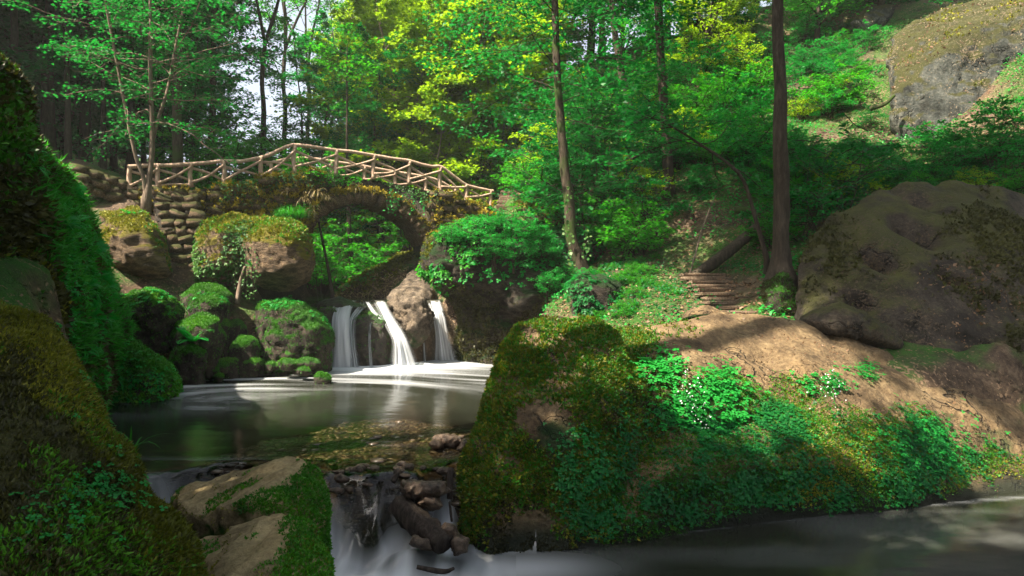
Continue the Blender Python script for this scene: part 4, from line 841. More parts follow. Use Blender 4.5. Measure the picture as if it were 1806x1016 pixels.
keep_kind('tall', *forked_geo(3, 24, .26, .5, 3, 3.6, 20, 46, .2))
keep_kind('tall2', *forked_geo(4, 21, .2, .52, 3, 3.2, 18, 44, .19))
keep_kind('sparse', *forked_geo(5, 22, .2, .45, 3, 3.2, 12, 22, .16, el=(.2, .9)))
keep_kind('dense', *forked_geo(6, 16, .24, .16, 4, 3.6, 24, 56, .18, el=(-.2, .4)))
keep_kind('high', *forked_geo(8, 27, .26, .74, 5, 4.0, 24, 70, .24))  # crown raised above the view, built only to cast shade
keep_kind('young', *forked_geo(7, 7, .06, .2, 3, 1.9, 14, 30, .13))
def set_mat(o, mat):
    if not o.data.materials: o.data.materials.append(M[mat])
    o.material_slots[0].link = 'OBJECT'; o.material_slots[0].material = M[mat]
trng = np.random.default_rng(99)
LIT = [P(*q) for q in ((600,390,27),(640,380,26),(700,400,27),(640,430,25.5),(745,180,29),(820,200,30),(880,180,30),(500,100,40),(640,150,30),(480,320,19.2),(560,330,19.8),(640,320,20.4),(720,340,21),(500,392,16.5),(1200,560,10),(1350,570,10.4),(1500,650,10.6),(1650,740,10),(650,400,27),(600,420,25),(860,400,17),(760,200,40),(820,80,40),(540,250,24),(430,250,24),(345,570,14.5),(510,550,15.8),(250,530,14.8),(640,440,24),(700,410,30))]
CROWN = {'beech': (15, 4.2, .2), 'beech2': (17, 4.8, .25), 'tall': (24, 4.2, .36), 'tall2': (21, 3.8, .42), 'sparse': (22, 3, .4), 'dense': (16, 4, .15), 'young': (7, 2, .2)}
def in_sun_path(key, x, y, z, s):
    """would this crown stand between the sun and the glade?"""
    H, rad, b = CROWN[key]; H *= s; rad *= s * .8; sd = np.array(SD)
    for q in LIT:
        for h in np.linspace(b + .05, .95, 8):
            t = (z + H * h - q[2]) / sd[2]
            if t > 0 and np.hypot(q[0] + sd[0] * t - x, q[1] + sd[1] * t - y) < rad * (1.05 - .5 * abs(h - .5)): return True
    return False
def tree(name, key, x, y, label, group, leaf='leaf', bark='bark', s=1.0, z=None, rz=None):
    zz = gz(x, y) if z is None else z
    if group in (GA, 'low beeches of the shaded wood', GB, 'trees round the gap of sky'):
        while s > .35 and in_sun_path(key, x, y, zz, s): s *= .85
        if s <= .35: return None
    o = put(name, None, loc=(x, y, zz - .1), label=label, cat='tree', group=group, rz=trng.uniform(0, 6.28) if rz is None else rz, scale=(s, s, s * trng.uniform(.92, 1.08)))
    a = put('trunk', TM_[key][0], parent=o); set_mat(a, bark); b = put('crown', TM_[key][1], parent=o); set_mat(b, leaf); return o
def at_px(px, Y): return (px - CX) / F_ * Y
GA = 'trees of the shaded wood'
def place_words(px, Y):
    k = ('past the edge of the fern bank' if px < 0 else 'above the fern bank' if px < 110 else 'above the low stone wall' if px < 205 else 'beside the twin-stemmed tree' if px < 300 else 'behind the first railing posts' if px < 420 else 'behind the highest railing post' if px < 560 else
         'above the arch' if px < 700 else 'behind the right half of the railing' if px < 790 else 'above the lower end of the railing' if px < 870 else 'above the upper log steps')
    return ('close ' if Y < 28 else '' if Y < 37 else 'further back ' if Y < 48 else 'far back ') + k
GB = 'trees on the wooded slope'
for px, Y, k, s in [(20,24,'tall',1),(85,27,'tall',1),(62,33,'tall2',1),(120,24,'tall2',.95),(150,30,'tall',1),(182,26,'tall2',1),(105,40,'tall',1.1),(200,34,'tall2',1),(232,29,'tall2',.9),(255,38,'tall',1),(283,31,'tall2',.95),(345,36,'tall',1),
                    (375,30,'tall2',.9),(-60,22,'tall',1),(-40,34,'tall',1),(215,52,'tall',1.2),(130,55,'tall',1.2),(10,58,'tall',1.2),(70,62,'tall',1.2),(-150,28,'tall',1.1),(-200,18,'tall',1),(-260,21,'beech2',1.1),(-170,23,'dense',1.1),(-60,28,'dense',1),(10,33,'dense',1)]:  # some trees past the left edge are unseen, added to shade the wood
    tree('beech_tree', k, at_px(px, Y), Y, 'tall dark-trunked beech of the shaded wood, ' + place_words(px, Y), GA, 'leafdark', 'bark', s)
for px, Y, s in [(60,30,.8),(140,36,.9),(225,33,.8),(300,27,.75),(340,33,.9),(190,48,1),(100,50,1),(20,38,1),(330,24,.55),(0,27,.8),(110,30,.75),(180,38,.9),(60,42,1),(30,52,1.2),(150,60,1.3),(230,60,1.3),(310,62,1.3),(-40,45,1.2),(90,64,1.4),(275,70,1.5),(190,72,1.5),(20,72,1.5)]:
    tree('understorey_beech', 'beech', at_px(px, Y), Y, 'low spreading beech with layered dark sprays, ' + place_words(px, Y), 'low beeches of the shaded wood', 'leafdark', 'bark', s)
GC = 'trees round the gap of sky'
for px, Y, k, s, lf in [(462,34,'sparse',1,'leaf'),(500,46,'sparse',1,'leaf'),(545,50,'sparse',1,'leaf'),(612,54,'sparse',.9,'leaf')]:
    tree('slender_tree', k, at_px(px, Y), Y, 'slender thin-crowned tree against the pale sky, ' + place_words(px, Y), GC, lf, 'bark', s)
tree('forest_tree', 'dense', at_px(572, 44), 44, 'dark leaning leafy tree beyond the middle of the bridge railing', None, 'leafdark', 'bark', .95, z=4.5)
tree('forest_tree', 'dense', at_px(672, 29.5), 29.5, 'dark stout tree right behind the arch crown with the thickest trunk there', None, 'leafdark', 'bark', .62, z=4.2)
GY = 'sunlit yellow-green trees'
for px, Y, k, s in [(760,44,'beech2',1.1),(810,40,'beech',1.1),(720,50,'beech2',1.2),(860,46,'beech2',1.15),(800,55,'beech2',1.3),(905,52,'beech2',1.2),(690,58,'beech2',1.2),(850,36,'beech',.9),(765,36,'young',1.2),(640,62,'beech2',1.2),(740,38,'dense',.85),(790,34,'dense',.7),(880,41,'dense',1.),(830,48,'dense',1.1),(800,31,'dense',.72),(752,33,'beech',.8),(858,30,'young',1.4),(905,34,'beech',.8),(735,29,'young',1.4),(775,27.5,'young',1.2),(825,28,'young',1.3),(880,29,'young',1.4),(700,33,'young',1.7),(845,33,'young',1.8),(790,38,'beech',1.0),(655,40,'young',1.8),(925,31,'young',1.4),(770,52,'dense',1.2)]:
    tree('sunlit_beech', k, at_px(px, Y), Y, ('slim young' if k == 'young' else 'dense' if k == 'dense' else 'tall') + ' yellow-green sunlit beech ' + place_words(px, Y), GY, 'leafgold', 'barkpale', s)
for px, Y, k, s in [(940,42,'beech2',1),(990,36,'beech',1),(1040,40,'beech2',1.1),(1100,33,'beech',.9),(1150,38,'beech2',1),(1210,42,'beech2',1.1),(1280,36,'beech',1),(1330,42,'beech2',1.1),(1420,38,'beech',1),(1480,44,'beech2',1.1),(1060,50,'beech2',1.2),(1180,54,'beech2',1.2),(1300,54,'beech2',1.2),
                    (1440,31,'beech',.75),(1250,30,'beech',.6),(1560,40,'beech2',1),(1640,44,'beech2',1.1),(1720,42,'beech2',1.1),(1800,44,'beech2',1.1),(1900,36,'beech2',1)]:
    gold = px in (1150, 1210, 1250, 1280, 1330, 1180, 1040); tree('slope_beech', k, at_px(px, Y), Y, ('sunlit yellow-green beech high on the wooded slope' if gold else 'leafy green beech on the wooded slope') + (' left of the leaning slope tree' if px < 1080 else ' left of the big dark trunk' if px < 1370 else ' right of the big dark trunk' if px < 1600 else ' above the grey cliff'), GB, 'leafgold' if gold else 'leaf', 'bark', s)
tree('conifer', 'dense', at_px(1552, 31), 31, 'dark-trunked tree beside the tan rock at the top of the wooded slope', None, 'leafdark', 'bark', .8)
tree('forest_tree', 'sparse', at_px(312, 24), 24, 'straight mossy trunk rising behind the left half of the bridge railing', None, 'leafdark', 'barkmoss', 1.0, z=4.6)
# ---- trees one can tell apart, trunks traced in depth
def hero(name, label, px_path, Y, r0, bark, leaf, key=None, top=None, more=None, seed=1, leafkw=None, bd=0.0):
    tr = np.array([P(a, b, Y + (q[0] if q else 0)) for a, b, *q in px_path]); base = tr[0].copy(); tr = tr - base
    if top is not None: tr = np.vstack([tr] + [tr[-1] + np.array(top) * f for f in (.34, .67, 1.0)])
    w, c = tree_geo(seed=seed, H=tr[-1, 2], r0=r0, trunk=tr, **(leafkw or {}))
    o = put(name, None, loc=tuple(base), label=label, cat='tree'); put('trunk', w.mesh('trunk', M[bark], True), parent=o); put('crown', c.mesh('crown', M[leaf]), parent=o); return o
hero('big_tree', 'tall straight dark tree on the mossy mound between the steps and the whaleback boulder', [(1378,490),(1377,430),(1379,340),(1376,250),(1377,160),(1372,80),(1372,-30)], 12.9, .17, 'bark', 'leafdark', top=(.1, .3, 7.5), seed=21,
     leafkw=dict(base=.72, spread=4.9, nl=40, per=64, leaf=.13, el=(.35, .9), top_r=.35, sides=14, flare=.9))
hero('ivy_tree', 'crooked ivy-hung trunk leaning over the dark grotto', [(1030,490),(1022,460),(1008,420),(1004,360),(996,300),(990,230),(984,150),(980,60),(978,-30)], 17, .17, 'barkmoss', 'leafdark', top=(-.2, .4, 5), seed=22,
     leafkw=dict(base=.47, spread=3.4, nl=44, per=36, leaf=.11, el=(-.2, .45), top_r=.3, flare=.4, lr=.16, twigs=9))
hero('arched_sapling', 'thin dark sapling arching over the dirt bank from beside the big trunk', [(1352,455),(1335,395),(1312,320),(1280,285),(1240,258),(1200,232),(1160,212),(1130,206)], 13.4, .045, 'bark', 'leafdark', seed=23,
     leafkw=dict(base=.35, spread=1.3, nl=16, per=12, leaf=.09, el=(-.2, .3), top_r=.3, flare=.3))
def twin():
    o = put('twin_stemmed_tree', None, loc=tuple(P(258, 350, 18.0)), label='slim twin-stemmed beech growing in front of the left end of the bridge', cat='tree'); O = np.array(o.location)
    wd, cr = Geo(), Geo()
    for sd, path, r0 in ((31, [(258,352),(264,310),(268,260),(267,190),(265,120),(266,60),(264,-40)], .085), (32, [(258,345),(255,310),(246,280),(238,230),(229,170),(219,100),(212,50),(200,-40)], .06), (33, [(268,250),(276,200),(285,150),(292,80),(300,10),(305,-40)], .05)):
        tr = np.array([P(a, b, 18.0) for a, b in path]) - O; tr[:, 1] += np.linspace(0, {31: 0, 32: -.6, 33: .8}[sd], len(tr)); w, c = tree_geo(seed=sd, H=tr[-1, 2], r0=r0, trunk=tr, base=.42, spread=2.5, nl=20, per=18, leaf=.09, el=(-.1, .5), top_r=.4, flare=.5 if sd == 31 else 0)
        wd.add(np.concatenate(w.V), np.concatenate(w.Q), np.concatenate(w.T)); cr.add(np.concatenate(c.V), np.concatenate(c.Q), None, np.concatenate(c.v))
    put('trunk', wd.mesh('trunk', M['barkpale'], True), parent=o); put('crown', cr.mesh('crown', M['leafdark']), parent=o)
twin()
hero('valley_tree', 'straight trunk standing in the bright gap under the arch', [(619,462),(617,420),(615,380),(613,330),(612,260)], 26, .11, 'bark', 'leaf', top=(0, 0, 4), seed=24, leafkw=dict(base=.75, spread=2, nl=12, per=14, leaf=.12, flare=.2))
hero('valley_tree', 'thin dark leaning trunk close to the golden-capped boulder under the arch', [(586,516),(578,470),(570,430),(562,390),(556,350)], 21, .055, 'bark', 'leaf', top=(-.3, .5, 1.0), seed=25, leafkw=dict(base=.35, spread=1.6, nl=16, per=18, leaf=.09, flare=.2))
hero('slope_tree', 'dark bare-stemmed tree leaning on the wooded slope near the arched sapling', [(1118,215),(1108,180),(1098,140),(1090,95),(1082,40),(1078,-30)], 26, .17, 'bark', 'leafdark', top=(-.3, 0, 4), seed=26, leafkw=dict(base=.5, spread=3.2, nl=30, per=30, leaf=.13, top_r=.4, flare=.1, lr=.18))
hero('overhanging_tree', 'dark tree whose boughs hang over the ivy trunk from above', [(1180,330),(1172,200),(1165,100),(1160,0),(1150,-80)], 19.5, .15, 'bark', 'leafdark', top=(-.5, -1.5, 4), seed=27, leafkw=dict(base=.5, spread=5.2, nl=38, per=44, leaf=.13, top_r=.4, flare=.2, droop=.4, el=(-.1, .4), lr=.2))
hero('ivy_clad_pole', 'pale ivy-wrapped dead trunk in the sun behind the right part of the railing', [(784,330),(786,270),(788,210),(790,150)], 31, .2, 'barkpale', 'straw', seed=28, leafkw=dict(base=.05, spread=.75, nl=60, per=12, leaf=.12, top_r=.6, flare=.2, minlen=.8, prof=.3))
# unseen trees added outside the view to shade the fern bank and the dark boulder
for x, y, k, s in [(-7.4,1.6,'beech',.85),(-4.8,4.8,'high',1.0),(-5.9,6.6,'high',.95),(-10.5,-2.5,'beech2',.9),(-3.6,-.6,'beech2',.85),(-7,-2.5,'beech2',.9),(-2.5,-6,'beech2',1.0),(-26,21,'tall',1.0),(-24,17,'beech',1.0),(-28,28,'tall',1.1),(-24,31,'dense',1.2),(-30,24,'beech2',1.2),(13,13,'beech2',.8)]:
    tree('unseen_shade_tree', k, x, y, 'unseen tree added outside the view for the shade of its crown', 'unseen trees added for shade', 'leafdark', 'bark', s)
print('trees', round(time.time() - T0, 1))

# ------------------------------------------------------------------ haze over the glade
def haze(dens):
    bm = bmesh.new(); bmesh.ops.create_cube(bm, size=1.0)
    for v in bm.verts: v.co = Vector((v.co.x * 160, 40 + v.co.y * 136, (-3.5 if v.co.z < 0 else 52)))
    me = bpy.data.meshes.new('haze'); bm.to_mesh(me); bm.free(); m, n, new, link = newmat('haze_air'); vp = new('ShaderNodeVolumePrincipled')
    vp.inputs['Color'].default_value = (.92, .97, .9, 1); vp.inputs['Density'].default_value = dens; vp.inputs['Anisotropy'].default_value = .0
    o = new('ShaderNodeOutputMaterial'); link(vp.outputs[0], o.inputs['Volume']); me.materials.append(m); put('haze', me, kind='stuff', label='thin bright woodland haze filling the glade')
HAZE = .0007
if HAZE: haze(HAZE)
# ------------------------------------------------------------------ shrubs, ferns, grass
def shrub_geo(seed, n, H, spread, per, leaf, flat=.06):
    wd, cr = Geo(), Geo(); r = np.random.default_rng(seed)
    for k in range(n):
        az = k * 2.4; ln = limb_path((r.normal(0, .08), r.normal(0, .08), 0), az, r.uniform(.8, 1.4), H * r.uniform(.7, 1.1), r, .3, 5)
        w, c = tree_geo(seed=seed * 50 + k, H=H, r0=.02, trunk=ln, base=.3, spread=spread, nl=7, per=per, leaf=leaf, el=(-.1, .4), flat=flat, flare=0, sides=5, twigs=5, minlen=.5)
        wd.add(np.concatenate(w.V), np.concatenate(w.Q), np.concatenate(w.T)); cr.add(np.concatenate(c.V), np.concatenate(c.Q), None, np.concatenate(c.v))
    return wd.mesh('shrub_stems', None, True), cr.mesh('shrub_foliage')
SH = [shrub_geo(1, 5, 1.5, .8, 11, .085), shrub_geo(2, 7, 1.1, .6, 10, .075), shrub_geo(3, 4, 2.4, 1.1, 14, .1), shrub_geo(4, 6, .8, .55, 11, .06)]
def shrub(x, y, k, s, label, group, leaf='herb', z=None, name='shrub'):
    o = put(name, None, loc=(x, y, gz(x, y) - .05 if z is None else z), label=label, cat='shrub', group=group, rz=trng.uniform(0, 6.28), scale=s)
    a = put('stems', SH[k][0], parent=o); set_mat(a, 'bark'); b = put('foliage', SH[k][1], parent=o); set_mat(b, leaf); return o
def fern_geo(seed, nf, L):
    r = np.random.default_rng(seed); g = Geo()
    for k in range(nf):
        az = k * 6.283 / nf + r.normal(0, .25); pts = limb_path((0, 0, 0), az, r.uniform(.75, 1.2), L * r.uniform(.75, 1.15), r, 1.5, 9, .02); T = unit(np.gradient(pts, axis=0)); n = 16; u = np.linspace(.12, 1, n)
        pos = np.stack([np.interp(u, np.linspace(0, 1, 10), pts[:, c]) for c in range(3)], 1); tan = np.stack([np.interp(u, np.linspace(0, 1, 10), T[:, c]) for c in range(3)], 1)
        side = unit(np.cross(tan, (0, 0, 1.))); nn = np.cross(side, tan); ln = L * .26 * np.sin(np.pi * (u * .86 + .12)) + .01
        for sg in (-1, 1):
            d = unit(side * sg + tan * .45 - nn * .1); V = np.stack([pos, pos + d * ln[:, None] * .4 + tan * L * .032, pos + d * ln[:, None], pos + d * ln[:, None] * .4 - tan * L * .028], 1).reshape(-1, 3)
            g.add(V, np.arange(n * 4).reshape(n, 4), None, np.repeat(np.clip(r.normal(.5, .12, n), 0, 1), 4))
    return g.mesh('fern_fronds')
FERN = [fern_geo(s, n, L) for s, n, L in ((1, 9, .55), (2, 7, .45), (3, 11, .65))]
def fern(p, k, s, label, group, leaf='herb', tilt=None):
    o = put('fern', FERN[k], loc=p, label=label, cat='fern', group=group, rz=trng.uniform(0, 6.28), scale=s); set_mat(o, leaf)
    if tilt is not None:
        q = Vector([float(c) for c in tilt]).to_track_quat('Z', 'Y') @ o.rotation_euler.to_quaternion(); o.rotation_euler = q.to_euler()
    return o
def tuft_geo(seed, n, L, w, droop):
    r = np.random.default_rng(seed); g = Geo()
    for k in range(n):
        pts = limb_path(r.normal(0, .03, 3) * (1, 1, 0), r.uniform(0, 6.28), r.uniform(.8, 1.45), L * r.uniform(.5, 1.1), r, droop, 5, .03); s = unit(np.cross(unit(pts[-1] - pts[0]), (0.01, 0.02, 1.))); ww = w * np.array([.6, 1, .95, .75, .45, .04])[:, None]
        V = np.vstack([pts + s * ww, pts - s * ww]); i = np.arange(5); g.add(V, np.stack([i, i + 1, i + 7, i + 6], 1), None, float(np.clip(r.normal(.5, .2), 0, 1)))
    return g.mesh('grass_blades')
TUFT = [tuft_geo(1, 30, .5, .013, 1.6), tuft_geo(2, 48, .6, .016, 2.8), tuft_geo(3, 18, .5, .011, 1.7)]
def tuft(p, k, s, label, group, leaf='grass', name='grass_tuft'):
    o = put(name, TUFT[k], loc=p, label=label, cat='grass tuft', group=group, rz=trng.uniform(0, 6.28), scale=s); set_mat(o, leaf); return o
r = np.random.default_rng(3); n = 0
# wooded slope
def slope_label(px, py, Y):
    size = 'small' if Y > 27 else 'leafy' if Y > 20 else 'large'
    where = ('left of the ivy trunk' if px < 985 else 'between the ivy trunk and the leaning slope tree' if px < 1110 else 'around the arched sapling' if px < 1250 else 'just left of the big dark trunk' if px < 1370 else 'just right of the big dark trunk' if px < 1480 else 'above the dark whaleback boulder')
    return '%s green sapling %s, %s' % (size, where, 'high up' if py < 120 else 'midway up' if py < 260 else 'low down')
while n < 150:
    px, Y = r.uniform(930, 1830), r.uniform(15.5, 34); x = at_px(px, Y); z = gz(x, Y); py = CY - (z - CAMZ) / Y * F_
    if not (-20 < py < 460) or z < 2.4: continue
    if 1130 < px < 1330 and 330 < py < 500 and r.random() < .85: continue      # bare dirt chute
    if px > 1540 and py < 300: continue
    shrub(x, Y, int(r.integers(0, 4)), r.uniform(.7, 1.25) * (.5 if px > 1480 else 1), slope_label(px, py, Y), 'saplings on the wooded slope', ['herb', 'leafdark', 'leaf', 'herb', 'leaf', 'leafgold'][int(r.integers(0, 6))]); n += 1
for px, py, Y, s in [(1640,300,18,.62),(1700,290,18,.7),(1760,275,18,.8),(1800,270,17.5,.8),(1680,320,17,.6),(1740,310,17.5,.7),(1600,310,18,.5),(1660,290,19,.7),(1560,310,18.5,.55),(1520,320,18,.6),(1625,325,17,.45),(1785,310,16.5,.6)]:
    q = P(px, py + 30, Y); shrub(q[0], q[1], 2, s, 'broad-leaved sapling below the grey cliff, ' + ('left of its corner' if px < 1610 else 'under its corner' if px < 1690 else 'under its long face') + (', just behind the whaleback boulder' if py > 300 else ''), 'saplings below the cliff', 'herb', z=q[2])
for px, py, Y, k, s in [(850,440,17.0,1,1.1),(885,425,17.2,0,.9),(920,430,17.0,1,1.1),(945,440,17.2,1,.9),(870,460,16.9,3,1.2),(905,462,16.9,3,1.2),(825,430,17.3,3,1.),(800,430,17.4,3,1.),(960,460,17,3,1.1),(985,505,16.8,3,1.1),(965,520,16.7,3,1)]:
    q = P(px, py, Y); shrub(q[0], q[1], k, s * .62, 'dense green bush on the massive shaded boulder, ' + ('at its left shoulder' if px < 840 else 'in the middle of its top' if px < 915 else 'at its right shoulder') + (', upper row' if py < 445 else ', lower row'), 'bushes on the shaded boulder', 'herb', z=q[2])
for px, Y, k, s in [(1010,20,2,1.3),(1045,19,2,1.2),(1085,19.5,2,1.3),(1030,22,2,1.5),(975,24,2,1.3),(1110,21,2,1.2),(935,27,2,1.4),(1130,18.5,0,1.2),(1060,23,2,1.6)]:
    shrub(at_px(px, Y), Y, k, s, 'dark leafy bush ' + ('left of' if px < 1000 else 'right behind' if px < 1070 else 'well right of') + ' the crooked ivy trunk' + (', further up' if Y > 20.5 else ''), 'thicket behind the ivy trunk', 'leafdark')
for px, Y, k, s in [(590,25.5,0,1.3),(630,27,2,1.2),(665,25.5,0,1.2),(700,26,0,1.1),(610,29,2,1.4),(675,29,2,1.4),(645,31,2,1.6),(560,24,2,1.2),(600,30,2,1.5),(640,33,2,1.6),(680,30,2,1.5),(720,28,2,1.3),(575,28,2,1.4),(660,26,0,1.4),(625,40,2,2),(590,36,2,1.8),(700,36,2,1.8),(545,31,2,1.6),(735,33,2,1.6),(650,46,2,2.2),(690,44,2,2.2)]:
    shrub(at_px(px, Y), Y, k, s, 'green bush seen through the arch, ' + ('left of the straight trunk' if px < 612 else 'right of the straight trunk' if px < 690 else 'near the arch foot') + (', deep in the valley' if Y > 33 else ''), 'bushes under the arch', 'leafgold' if Y > 28.5 else 'leaf')
for px, Y, s in [(800,30,1.5),(840,28,1.3),(870,31,1.6),(820,34,1.8),(900,33,1.6),(760,32,1.6),(780,27,1.2),(850,38,2),(925,38,2),(740,36,1.8),(890,27,1.1)]:
    shrub(at_px(px, Y), Y, 2, s, 'bright young bush ' + place_words(px, Y), 'bushes behind the railing', 'leafgold' if px < 880 and Y > 26 else 'leaf')
for px, Y, s in [(350,26,1.3),(400,27,1.4),(430,29,1.5),(460,28,1.4),(500,30,1.5),(380,31,1.6),(530,32,1.5),(560,35,1.6),(480,34,1.7),(420,35,1.7),(600,40,1.8)]:
    shrub(at_px(px, Y), Y, 2, s, 'low green bush ' + place_words(px, Y), 'bushes behind the left railing', 'leaf')
# bank by the lower steps
n = 0
while n < 45:
    px, Y = r.uniform(1040, 1200), r.uniform(12.3, 17.5); x = at_px(px, Y); z = gz(x, Y); py = CY - (z - CAMZ) / Y * F_
    if not (455 < py < 560) or (1185 + (py - 490) * 1.2 < px < 1350 and py > 480): continue
    shrub(x, Y, 3, r.uniform(.18, .36), 'small ground plant on the green bank left of the lower steps', 'ground plants by the lower steps', 'leaf'); n += 1
# fern bank
p, nn, rg = scatter(WALL, 7, 5, lambda p, n, px, py: sstep(40, 150, px + (py - 300) * .15) * .8 + .12)
for k in range(min(120, len(p))):
    fern(p[k], int(rg.integers(0, 3)), rg.uniform(.3, .65), 'green fern hanging from the shaded mossy bank', 'ferns on the mossy bank', 'herb', unit(nn[k] + np.array((0, 0, .6))))
for px, py, Y, s, lab in [(340,605,14.2,1.1,'leafy fern crowning the low boulder at the pool edge'), (130,640,11.2,1.1,'broad fern at the top of the long low boulder'), (150,620,11.6,1.0,'pale fern above the long low boulder, tallest there'), (232,385,17.0,.8,'drooping fern tuft on the dark overhanging sandstone block'), (445,470,16.4,.5,'tiny fern on the face of the golden-capped boulder')]:
    fern(P(px, py, Y), 0, s, lab, None)
tuft(P(228, 800, 4.6), 2, .62, 'long-bladed sedge leaning over the water beside the near golden moss', None)
tuft(P(182, 722, 5.2), 2, .3, 'short bright sedge peeking over the near golden moss', None)
tuft(P(210, 590, 13.4), 2, 1.0, 'wispy grass clump in the dark hollow by the fern bank', None)
for px, py, s in [(560,345,1.1),(548,375,1.0),(536,355,.9),(628,332,.7),(578,352,.8),(505,340,.7),(520,372,.7)]:
    tuft(bp(px, py, -.15), 1, s, 'straw-coloured grass tussock hanging from the bridge wall beside the arch', 'dry tussocks on the bridge', 'straw')
r2 = np.random.default_rng(8)
for k in range(26):
    px = r2.uniform(380, 860); py = np.interp(px, [380, 520, 660, 860], [326, 303, 313, 362]); tuft(bp(px, py + 2, r2.uniform(-.02, .3)), 0, r2.uniform(.3, .6), 'small green grass tuft on the bridge edge under the railing', 'grass tufts on the bridge')
for k in range(14): q = P(r2.uniform(475, 535), r2.uniform(376, 388), r2.uniform(17.4, 18.2)); tuft(q, 0, r2.uniform(.5, .9), 'bright grass tuft on the block below the bridge wall', 'grass tufts below the bridge wall')

# ------------------------------------------------------------------ moss and small leaves
up = lambda a, b: (lambda p, n, px, py: sstep(a, b, n[:, 2]))
nz = lambda p, sc, sd, lo, hi: sstep(lo, hi, fbm(p * sc, 3, sd))
def edge_gold(p, n, px, py):        # sunlit rim of the near rock put into its moss colour
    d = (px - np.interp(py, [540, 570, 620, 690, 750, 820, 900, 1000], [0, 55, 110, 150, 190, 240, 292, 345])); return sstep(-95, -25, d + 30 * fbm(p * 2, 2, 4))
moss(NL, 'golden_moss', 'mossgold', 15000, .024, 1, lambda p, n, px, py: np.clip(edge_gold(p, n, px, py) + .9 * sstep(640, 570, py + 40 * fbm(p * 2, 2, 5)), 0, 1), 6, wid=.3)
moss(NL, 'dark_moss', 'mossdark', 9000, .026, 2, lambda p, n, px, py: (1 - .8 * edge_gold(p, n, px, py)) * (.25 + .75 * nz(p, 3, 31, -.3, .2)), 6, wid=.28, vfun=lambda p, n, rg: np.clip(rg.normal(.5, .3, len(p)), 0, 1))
moss(NL, 'feather_moss', 'mossgreen', 3500, .024, 3, lambda p, n, px, py: nz(p, 1.8, 9, .05, .5), 6, wid=.36)
leafmat(NL, 'leaf_patches', 'herb', 1900, .02, 4, lambda p, n, px, py: .9 * np.exp(-((px - 190) / 65) ** 2 - ((py - 860) / 40) ** 2) * nz(p, 5, 3, -.3, .3) + .25 * nz(p, 2.2, 12, .4, .6))
moss(WALL, 'bank_moss', 'mossdark', 900, .07, 5, lambda p, n, px, py: .15 + .85 * nz(p, .9, 2, -.3, .2), 5)
moss(WALL, 'bank_green_moss', 'mossgreen', 600, .06, 6, lambda p, n, px, py: nz(p, 1.1, 3, 0, .4), 5)
moss(WALL, 'bank_gold_moss', 'mossgold', 900, .05, 187, lambda p, n, px, py: nz(p, 1.0, 23, -.15, .25) * (.3 + .7 * sstep(180, 60, px)), 5, vfun=lambda p, n, rg: np.clip(rg.normal(.35, .2, len(p)), 0, 1))
leafmat(WALL, 'bank_herbs', 'herb', 900, .036, 7, lambda p, n, px, py: nz(p, .9, 6, 0, .35) * sstep(40, 130, px), updir=.9, lift=.06)
moss(WALL, 'bank_grass', 'grass', 520, .13, 8, lambda p, n, px, py: nz(p, .6, 16, -.1, .3) * sstep(50, 130, px + .12 * (py - 300)), 6, up=.5, wid=.12)
def fg_side(p, n, px, py):
    j = 14 * fbm(p * 5, 3, 6); a = sstep(0, 26, px - np.interp(py, [800, 830, 860, 890], [560, 520, 470, 420]) + j) * (py < 905); b = sstep(0, 30, px - np.interp(py, [885, 905, 940, 1016], [530, 500, 490, 475]) + j) * (py >= 890)
    return np.clip(np.maximum(a, b) + .2 * nz(p, 2.5, 3, .3, .5), 0, 1)
moss(FGR, 'side_moss', 'mossgreen', 13000, .016, 9, fg_side, 5, vfun=lambda p, n, rg: np.clip(.45 + .4 * fbm(p * 4, 3, 6) + rg.normal(0, .15, len(p)), 0, 1)); moss(FGR, 'side_gold_moss', 'mossgold', 3500, .014, 190, lambda p, n, px, py: fg_side(p, n, px, py) * nz(p, 3, 8, -.1, .4), 5)
moss(FGR, 'rim_moss', 'mossgold', 3000, .011, 10, lambda p, n, px, py: sstep(.85, .6, n[:, 2]) * sstep(.25, .5, n[:, 2]) * .8, 4)
moss(ML, 'moss', 'mossgreen', 1500, .05, 11, lambda p, n, px, py: .45 + .5 * nz(p, 1, 4, -.2, .3), 5)
leafmat(ML, 'small_leaves', 'herb', 500, .05, 12, lambda p, n, px, py: sstep(235, 150, px) * sstep(690, 600, py) + .25)
# the largest boulder
def bzone(p, n, px, py):
    return np.clip(np.where(px < 1140, np.interp(px, [860, 1100, 1140], [700, 690, 690]), np.interp(px, [1140, 1300, 1500, 1700, 1900], [640, 660, 700, 760, 860])), 0, 2000)
def hump(p, n, px, py):
    bare = np.exp(-((px - 950) / 65) ** 2 - ((py - 735) / 45) ** 2) + .8 * np.exp(-((px - 985) / 40) ** 2 - ((py - 775) / 40) ** 2) + .9 * np.exp(-((px - 935) / 22) ** 2 - ((py - 590) / 30) ** 2)
    return np.clip(sstep(-.55, .0, p[:, 2] + .3 * fbm(p * 1.5, 3, 14) + .5 * sstep(900, 840, px)) * sstep(1200, 1080, px + 50 * fbm(p * 1.5, 3, 15)) * (1.1 - 1.3 * bare) * sstep(556, 568, py + 10 * fbm(p * 4, 2, 3)) * (.35 + .65 * nz(p, 1.5, 8, -.35, .1)), 0, 1)
moss(BIG, 'hump_moss', 'mossgold', 2600, .038, 13, lambda p, n, px, py: hump(p, n, px, py) * (.45 + .5 * sstep(980, 860, px)), 6, vfun=lambda p, n, rg: np.clip(rg.normal(.32, .2, len(p)), 0, 1))
moss(BIG, 'hump_green_moss', 'mossgreen', 2600, .034, 14, lambda p, n, px, py: hump(p, n, px, py), 5)
